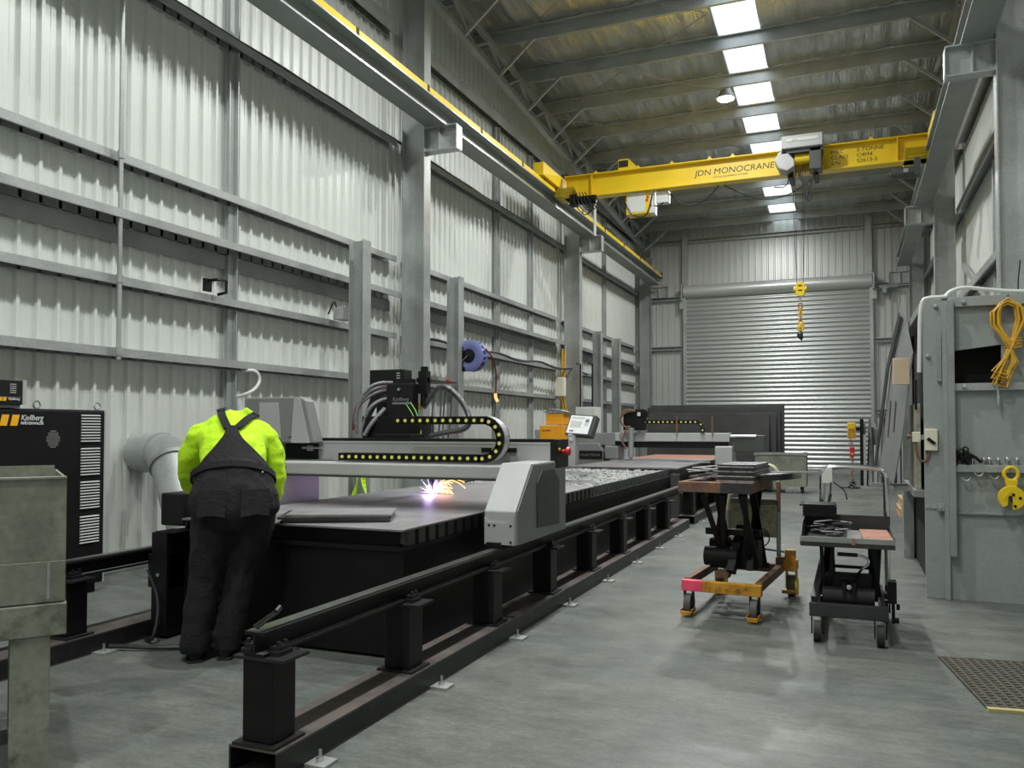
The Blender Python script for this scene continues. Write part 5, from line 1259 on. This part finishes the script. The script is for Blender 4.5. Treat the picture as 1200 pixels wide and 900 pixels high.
g.build('trolley_wheels','darksteel',h)
g = G(); g.tube([(-.84,YC-.35,6.3),(-.84,YC-.35,6.1),(-.66,YC-.35,5.9),(-.64,YC-.35,5.72),(-.69,YC-.35,5.66),(-.74,YC-.35,5.72),(-.68,YC-.35,5.88),(-.56,YC-.35,6.2)],.022,7,smooth=2); g.build('slack_cable','hose',h,smooth=True)
g = G(); g.tube([(-1.05,YC-.4,6.2),(-1.03,YC-.4,6.05),(-1.12,YC-.4,5.95),(-1.3,YC-.4,5.98)],.012,6,smooth=1); g.build('thin_cable','hose',h)
YH = YC-.35
g = G()
for x in (-.91,-.79): g.cyl((x,YH,4.13),(x*1.0+(.0),YH,6.4),.006,n=6)
for x in (-.98,-.74): g.cyl((x*.5-.42,YH,4.13),(x,YH,6.4),.005,n=6)
g.build('wire_rope','darksteel',h)
k = thing('hook_block', 'yellow hook block hanging on wire ropes before the roller door', 'hook block', (-.85,YH,3.1))
G().prism([(-.93,3.92),(-.93,4.1),(-.90,4.14),(-.80,4.14),(-.77,4.1),(-.77,3.92),(-.80,3.87),(-.90,3.87)],'y',YH-.05,YH+.05).build('block','yellow',k,bev=.008)
for x in (-.945,-.755): G().cyl((x-.02,YH,4.0),(x+.02,YH,4.0),.06,n=14).build('sheave','safety',k,smooth=True)
for z in (4.07,3.98): G().box(-.885,-.815,YH-.055,YH-.05,z-.012,z+.012).build('slot','boothdk',k)
G().cyl((-.85,YH,3.76),(-.85,YH,3.88),.022).build('shank','steel',k,smooth=True)
n = 0; z = 3.74
while z > 3.32:
    a = (n%2)*PI/2; pts=[]
    for q in [2*PI*j/12 for j in range(12)]:
        pts.append((-.85+.036*math.cos(q)*math.cos(a), YH+.036*math.cos(q)*math.sin(a), z-.05+.055*math.sin(q)))
    G().tube(pts,.0145,6,closed=True).build('chain_link','safety' if n%3 else 'rustred',k,smooth=True); z -= .078; n += 1
g = G(); g.tube([(-.85,YH,3.36),(-.80,YH,3.33),(-.79,YH,3.27),(-.84,YH,3.22),(-.90,YH,3.25),(-.90,YH,3.30)],.022,8,smooth=1); g.build('hook','safety',k,smooth=True)
g = G(); g.ball((-.86,YH,3.14),.055,.04,.075,12,8); g.tube([(-.84,YH,3.24),(-.85,YH,3.18)],.018,6); g.build('grab','darksteel',k,smooth=True)
G().prism([(-.86,3.06),(-.83,3.16),(-.8,3.1),(-.83,3.03)],'y',YH-.03,YH+.03).build('latch','black',k)
# ------------------------------------------------------------------ the worker bent over the table
PX = Matrix.Translation((-3.595, 3.985, 0)) @ Matrix.Rotation(math.atan2(.6, .8), 4, 'Z')   # local x = his right, y = forward
person = thing('person', 'person in hi vis hoodie and black overalls bending over the cutting table', 'person', (-3.595, 3.985, 0), math.atan2(.6, .8))

def rings(keys, n=20, grow=0.0):
    C = [Vector(k[0]) for k in keys]; out = []; m = len(C)
    for i, k in enumerate(keys):
        t = (C[min(i+1, m-1)] - C[max(i-1, 0)]).normalized()
        a = Vector((1, 0, 0)); a = a - t*a.dot(t)
        if a.length < .2: a = Vector((0, 1, 0)) - t*t.y
        a.normalize(); b = a.cross(t)
        out.append([C[i] + a*math.cos(q)*(k[1]+grow) + b*math.sin(q)*(k[2]+grow) for q in [2*PI*j/n for j in range(n)]])
    return out
def dense(keys, sub=4):
    out = []
    for i in range(len(keys)-1):
        p0 = keys[max(i-1,0)]; p1 = keys[i]; p2 = keys[i+1]; p3 = keys[min(i+2,len(keys)-1)]
        for s in range(sub):
            u = s/sub
            def cr(a,b,c,d): return .5*((2*b)+(-a+c)*u+(2*a-5*b+4*c-d)*u*u+(-a+3*b-3*c+d)*u**3)
            out.append((tuple(cr(p0[0][q],p1[0][q],p2[0][q],p3[0][q]) for q in range(3)), max(.004,cr(p0[1],p1[1],p2[1],p3[1])), max(.004,cr(p0[2],p1[2],p2[2],p3[2]))))
    return out + [keys[-1]]
def fuse(name, g, mt, parent, vox, smooth_it=4, wrinkle=None, label=None):
    """join overlapping closed lofts into one continuous skin"""
    me = bpy.data.meshes.new(name); me.from_pydata(g.v, [], g.f)
    bm = bmesh.new(); bm.from_mesh(me); bmesh.ops.recalc_face_normals(bm, faces=bm.faces); bm.to_mesh(me); bm.free()
    o = bpy.data.objects.new(name, me); COL.objects.link(o)
    r = o.modifiers.new('fuse', 'REMESH'); r.mode = 'VOXEL'; r.voxel_size = vox; r.use_smooth_shade = True
    if smooth_it: s = o.modifiers.new('soft', 'SMOOTH'); s.iterations = smooth_it; s.factor = .5
    dg = bpy.context.evaluated_depsgraph_get(); m2 = bpy.data.meshes.new_from_object(o.evaluated_get(dg))
    bpy.data.objects.remove(o); m2.name = name
    if wrinkle:
        nr = [v.normal.copy() for v in m2.vertices]
        for v, nn in zip(m2.vertices, nr): v.co += nn * wrinkle(v.co)
    m2.materials.clear(); m2.materials.append(M[mt]); m2.polygons.foreach_set('use_smooth', [True]*len(m2.polygons)); m2.update()
    o = bpy.data.objects.new(name, m2); COL.objects.link(o); o.parent = parent
    if label: o['label'] = label
    return o

TORSO = [((.10,.06,.84), .215, .165), ((.10,.06,.93), .235, .178), ((.095,.10,1.03), .215, .165), ((.085,.18,1.14), .19, .14), ((.075,.29,1.255), .195, .138), ((.065,.40,1.345), .205, .13), ((.065,.49,1.395), .17, .105), ((.075,.56,1.415), .08, .075)]
LEGL = [((.0,.08,.86), .12, .13), ((-.02,.06,.72), .095, .11), ((-.058,.04,.50), .065, .075), ((-.083,.01,.30), .055, .064), ((-.105,.0,.10), .048, .055), ((-.105,.0,.05), .045, .05)]
LEGR = [((.20,.08,.86), .12, .13), ((.192,.065,.72), .095, .11), ((.152,.06,.50), .065, .075), ((.112,.038,.30), .055, .064), ((.07,.03,.10), .048, .055), ((.07,.03,.05), .045, .05)]
ARMR = [((.25,.44,1.335), .075, .07), ((.315,.43,1.23), .06, .062), ((.335,.43,1.07), .047, .05), ((.325,.49,.97), .043, .045), ((.305,.56,.885), .03, .032)]
ARML = [((-.13,.45,1.335), .075, .07), ((-.195,.47,1.23), .06, .062), ((-.225,.52,1.10), .047, .05), ((-.225,.62,1.03), .043, .045), ((-.215,.72,.975), .03, .032)]
HEAD = Vector((.085, .66, 1.335)); hd = Vector((0, .80, -.60)).normalized()      # where the face looks
hu = Vector((0, .60, .80))                                                       # crown direction

# body: one continuous skin
g = G()
for K_ in (TORSO, LEGL, LEGR, ARMR, ARML): g.loft(rings(dense(K_)))
g.loft(rings([((.075,.52,1.40), .06, .06), ((.08,.62,1.375), .055, .06)], 14))
hv = G().ball((0,0,0), .076, .098, .118, 20, 14)
for v in hv.v:
    q = HEAD + Vector((1,0,0))*v.x + hd*(v.y + (.012 if v.z < -.02 and v.y > 0 else 0)) + hu*v.z; v.x, v.y, v.z = q
g.add(hv.v, hv.f)
def hp(x, f_, u): return HEAD + Vector((x,0,0)) + hd*f_ + hu*u
g.loft([[hp(.010*math.cos(a), .09+.0, .02+.008*math.sin(a)) for a in [2*PI*j/8 for j in range(8)]], [hp(.017*math.cos(a), .108, -.02+.012*math.sin(a)) for a in [2*PI*j/8 for j in range(8)]], [hp(.013*math.cos(a), .09, -.035+.008*math.sin(a)) for a in [2*PI*j/8 for j in range(8)]]])
for s in (-1, 1):
    g.ball(hp(s*.078, -.005, -.005), .012, .022, .03, 10, 8)
    g.ball(hp(s*.03, .082, .032), .02, .012, .01, 10, 6)
g.ball(hp(0, .088, -.062), .024, .014, .010, 10, 6)
def hand(w, fwd, side, down=(0,0,-1)):
    """palm with four unequal curled fingers and a thumb leaving the palm's side"""
    w = Vector(w); f_ = Vector(fwd).normalized(); s_ = Vector(side).normalized(); d_ = Vector(down)
    g.loft([[w + f_*t + s_*a*math.cos(q) + d_*b*math.sin(q) for q in [2*PI*j/12 for j in range(12)]] for t, a, b in ((-.02,.026,.022),(.02,.034,.019),(.06,.043,.017),(.095,.042,.014),(.105,.036,.01))])
    for k, (o, L_) in enumerate(((-.032,.066),(-.011,.078),(.011,.074),(.031,.058))):
        b = w + f_*.09 + s_*o
        g.tube([b, b+f_*L_*.4+s_*o*.12-d_*.004, b+f_*L_*.75+s_*o*.2+d_*.006, b+f_*L_+s_*o*.25+d_*.018], [.0095,.009,.0085,.0065], 8)
    b = w + f_*.025 - s_*.03
    g.tube([b, b-s_*.03+f_*.022+d_*.004, b-s_*.046+f_*.05+d_*.01, b-s_*.05+f_*.072+d_*.014], [.012,.0105,.0095,.007], 8)
hand((.305,.565,.868), (-.12,1,-.18), (1,.1,0), (0,-.15,-1))
hand((-.215,.725,.968), (.0,1,-.1), (-1,.0,0), (0,-.1,-1))
body = fuse('body', g, 'skin', person, .0065, 3)
for s in (-1, 1):
    G(PX).ball(hp(s*.03, .088, .022), .011, .011, .009, 10, 8).build('eye', 'white', person, smooth=True)
G(PX).ball(hp(0, .097, -.062), .02, .006, .004, 8, 6).build('lips', 'rust', person, smooth=True)
g = G(PX)
hv = G().ball((0,0,0), .083, .104, .108, 20, 14)
hv.v = [HEAD + Vector((1,0,0))*v.x + hd*(v.y*.98-.012) + hu*(v.z*1.0+.022) for v in hv.v]
keep = [f for f in hv.f if sum((hv.v[i]-HEAD).dot(hd) for i in f)/len(f) < .055 and sum((hv.v[i]-HEAD).dot(hu) for i in f)/len(f) > -.05]
g.add(hv.v, keep); hr = g.build('hair', 'hair', person, smooth=True)
sm = hr.modifiers.new('thickness', 'SOLIDIFY'); sm.thickness = .008

# hoodie
def wr1(c): return .010*mnoise.noise(c*11) + .007*mnoise.noise(Vector((c.x*6, c.y*24, c.z*24))) 
g = G()
g.loft(rings(dense([((.085,.16,1.10), .20, .15)] + TORSO[3:]), grow=.014))
for K_ in (ARMR, ARML): g.loft(rings(dense([(K_[0][0], .088, .085)] + [(k[0], k[1]+.022, k[2]+.022) for k in K_[1:-1]] + [(tuple(Vector(K_[-1][0])*.94+Vector(K_[-2][0])*.06), .047, .048)])))
for s, K_ in ((1, ARMR), (-1, ARML)):
    g.loft(rings(dense([((.065+s*.06,.43,1.365), .10, .10), (K_[0][0], .098, .095), (tuple(Vector(K_[0][0])*.5+Vector(K_[1][0])*.5), .088, .088)])))
g.tube([(.075+.105*math.cos(a), .50+.075*math.sin(a), 1.435+.012*math.sin(a)-.03*max(0,math.sin(a))) for a in [2*PI*j/20 for j in range(20)]], .034, 10, closed=True)
g.loft(rings([((-.02,.44,1.46), .04, .035), ((.05,.435,1.475), .075, .045), ((.13,.44,1.475), .08, .045), ((.20,.46,1.445), .045, .035)]))
fuse('hoodie', g, 'hivis', person, .011, 3, wr1, 'hi vis yellow hooded sweatshirt')

# overalls
def wr2(c): return .011*mnoise.noise(Vector((c.x*9, c.y*9, c.z*3.5))) + .007*mnoise.noise(Vector((c.x*8+c.z*9, c.y*8, c.z*9-c.x*9))) + .006*mnoise.noise(Vector((c.x*26, c.y*26, c.z*7)))
g = G()
LO = [((.0,.07,.90), .155, .175), ((-.02,.055,.74), .132, .148), ((-.06,.04,.52), .10, .115), ((-.085,.01,.30), .09, .104), ((-.105,-.01,.13), .088, .108), ((-.107,-.01,.05), .087, .105)]
RO = [((.20,.07,.90), .155, .175), ((.195,.065,.74), .132, .148), ((.155,.065,.52), .10, .115), ((.115,.04,.30), .09, .104), ((.08,.015,.13), .086, .106), ((.072,.015,.05), .085, .104)]
g.loft(rings(dense(LO))); g.loft(rings(dense(RO)))
TT = [((.10,.06,.80), .19, .17), ((.10,.05,.88), .268, .20), ((.10,.06,.96), .275, .20), ((.095,.10,1.05), .245, .185), ((.088,.145,1.10), .222, .172), ((.085,.175,1.13), .214, .165)]
g.loft(rings(dense(TT)))
fuse('overalls', g, 'overall', person, .011, 3, wr2, 'baggy black denim bib overalls')
# bib and crossing straps follow the back
path = dense(TORSO, 8)
def back(s, ang, off):
    i = min(len(path)-2, int(s)); u = s - i
    c = Vector(path[i][0]).lerp(Vector(path[i+1][0]), u); rx = path[i][1]*(1-u)+path[i+1][1]*u; ry = path[i][2]*(1-u)+path[i+1][2]*u
    t = (Vector(path[min(i+2,len(path)-1)][0]) - Vector(path[max(i-1,0)][0])).normalized()
    a = Vector((1,0,0)); a = (a - t*a.dot(t)).normalized(); b = a.cross(t)
    return c + a*math.sin(ang)*(rx+off) + b*math.cos(ang)*(ry+off)
s0, s1 = 20.5, 34.5
g = G(PX); cols = 13; rows = 16; vs = []; fs = []
for side_, off in ((0, .034), (1, .018)):
    for r in range(rows):
        u = r/(rows-1); s = s0+(s1-s0)*u; wdt = 1.42*(1-u)**2.3+.15
        for c in range(cols):
            q = -1+2*c/(cols-1); vs.append(back(s, q*wdt, off + .004*mnoise.noise(Vector((q*4, u*6, 2)))*(1-side_)))
o = rows*cols
for r in range(rows-1):
    for c in range(cols-1):
        a = r*cols+c; fs += [(a, a+1, a+cols+1, a+cols), (o+a, o+a+cols, o+a+cols+1, o+a+1)]
for r in range(rows-1):
    for c in (0, cols-1): a = r*cols+c; fs.append((a, a+cols, o+a+cols, o+a))
for c in range(cols-1):
    for r in (0, rows-1): a = r*cols+c; fs.append((a, a+1, o+a+1, o+a))
g.add(vs, fs).build('back_bib', 'overall', person, smooth=True)
for a0, a1 in ((-.10, -.40), (.12, .80)):
    g = G(PX); vs = []; fs = []; n = 14
    for i in range(n):
        u = i/(n-1); s = 33.5 + 15.5*u; ac = a0+(a1-a0)*u**.8; hw = .022
        k = max(.06, path[min(int(s), len(path)-1)][1])
        for off in (.036, .020):
            for e in (-1, 1): vs.append(back(min(s, 50), ac + e*hw/k, off+.012*(1 if u > .7 else 0)))
    for i in range(n-1):
        b = 4*i; fs += [(b,b+1,b+5,b+4),(b+2,b+6,b+7,b+3),(b,b+4,b+6,b+2),(b+1,b+3,b+7,b+5)]
    fs += [(0,2,3,1), (4*n-4,4*n-3,4*n-1,4*n-2)]
    g.add(vs, fs).build('strap', 'overall', person)
g = G(PX); n_ = 28; bl = []
for (cz, off) in (((.094,.115,1.065), .026), ((.09,.135,1.10), .026), ((.09,.135,1.10), .012), ((.094,.115,1.065), .012)):
    bl.append([Vector(cz) + Vector((1,0,0))*math.cos(q)*(.232+off) + Vector((0,.86,-.5))*math.sin(q)*(.178+off) for q in [2*PI*j/n_ for j in range(n_)]])
bl.append(bl[0]); fs = []
for j in range(4):
    for i in range(n_): fs.append((j*n_+i, j*n_+(i+1)%n_, (j+1)%4*n_+(i+1)%n_, (j+1)%4*n_+i))
g.add([p for r in bl[:4] for p in r], fs).build('waistband', 'overall', person, smooth=True)
for ang in (-.42, .50):
    g = G(PX); vs = []; fs = []; R_, C_ = 6, 6
    for off in (.030, .016):
        for r in range(R_):
            for q in range(C_):
                u = q/(C_-1)-.5; v_ = r/(R_-1)
                zz = .88+.15*v_; cy = .05+.045*v_
                a_ = ang+u*.62
                vs.append(Vector((.10+math.sin(a_)*(.268+off), cy-math.cos(a_)*(.20+off)-.0, zz - .03*abs(u)*(1-v_))))
    o_ = R_*C_
    for r in range(R_-1):
        for q in range(C_-1): a_ = r*C_+q; fs += [(a_,a_+1,a_+C_+1,a_+C_),(o_+a_,o_+a_+C_,o_+a_+C_+1,o_+a_+1)]
    for r in range(R_-1):
        for q in (0, C_-1): a_ = r*C_+q; fs.append((a_,a_+C_,o_+a_+C_,o_+a_))
    for q in range(C_-1):
        for r in (0, R_-1): a_ = r*C_+q; fs.append((a_,a_+1,o_+a_+1,o_+a_))
    g.add(vs, fs).build('back_pocket', 'overall', person, smooth=True)
G(PX).ball(back(16.5, .75, .045), .008, .008, .008, 8, 6).build('rivet', 'chrome', person, smooth=True)
# boots
for (fx, fy, yaw) in ((-.108, .0, -.08), (.072, .02, .12)):
    Tb = PX @ Matrix.Translation((fx, fy, 0)) @ Matrix.Rotation(-yaw, 4, 'Z')
    g = G(Tb)
    def ring(y, w, z0, z1): return [Vector((w*math.cos(q), y, (z0+z1)/2+(z1-z0)/2*math.sin(q))) for q in [2*PI*j/14 for j in range(14)]]
    g.loft([ring(-.10,.028,.014,.07), ring(-.085,.042,.012,.12), ring(-.03,.048,.012,.14), ring(.04,.048,.012,.125), ring(.10,.052,.012,.095), ring(.16,.05,.012,.075), ring(.195,.03,.014,.055)])
    b = g.build('boot', 'black', person, smooth=True)
    G(Tb).prism([(-.04,-.105),(.04,-.105),(.052,.0),(.058,.12),(.04,.2),(-.04,.2),(-.058,.12),(-.052,.0)], 'z', 0, .016).build('sole', 'rubber', b)
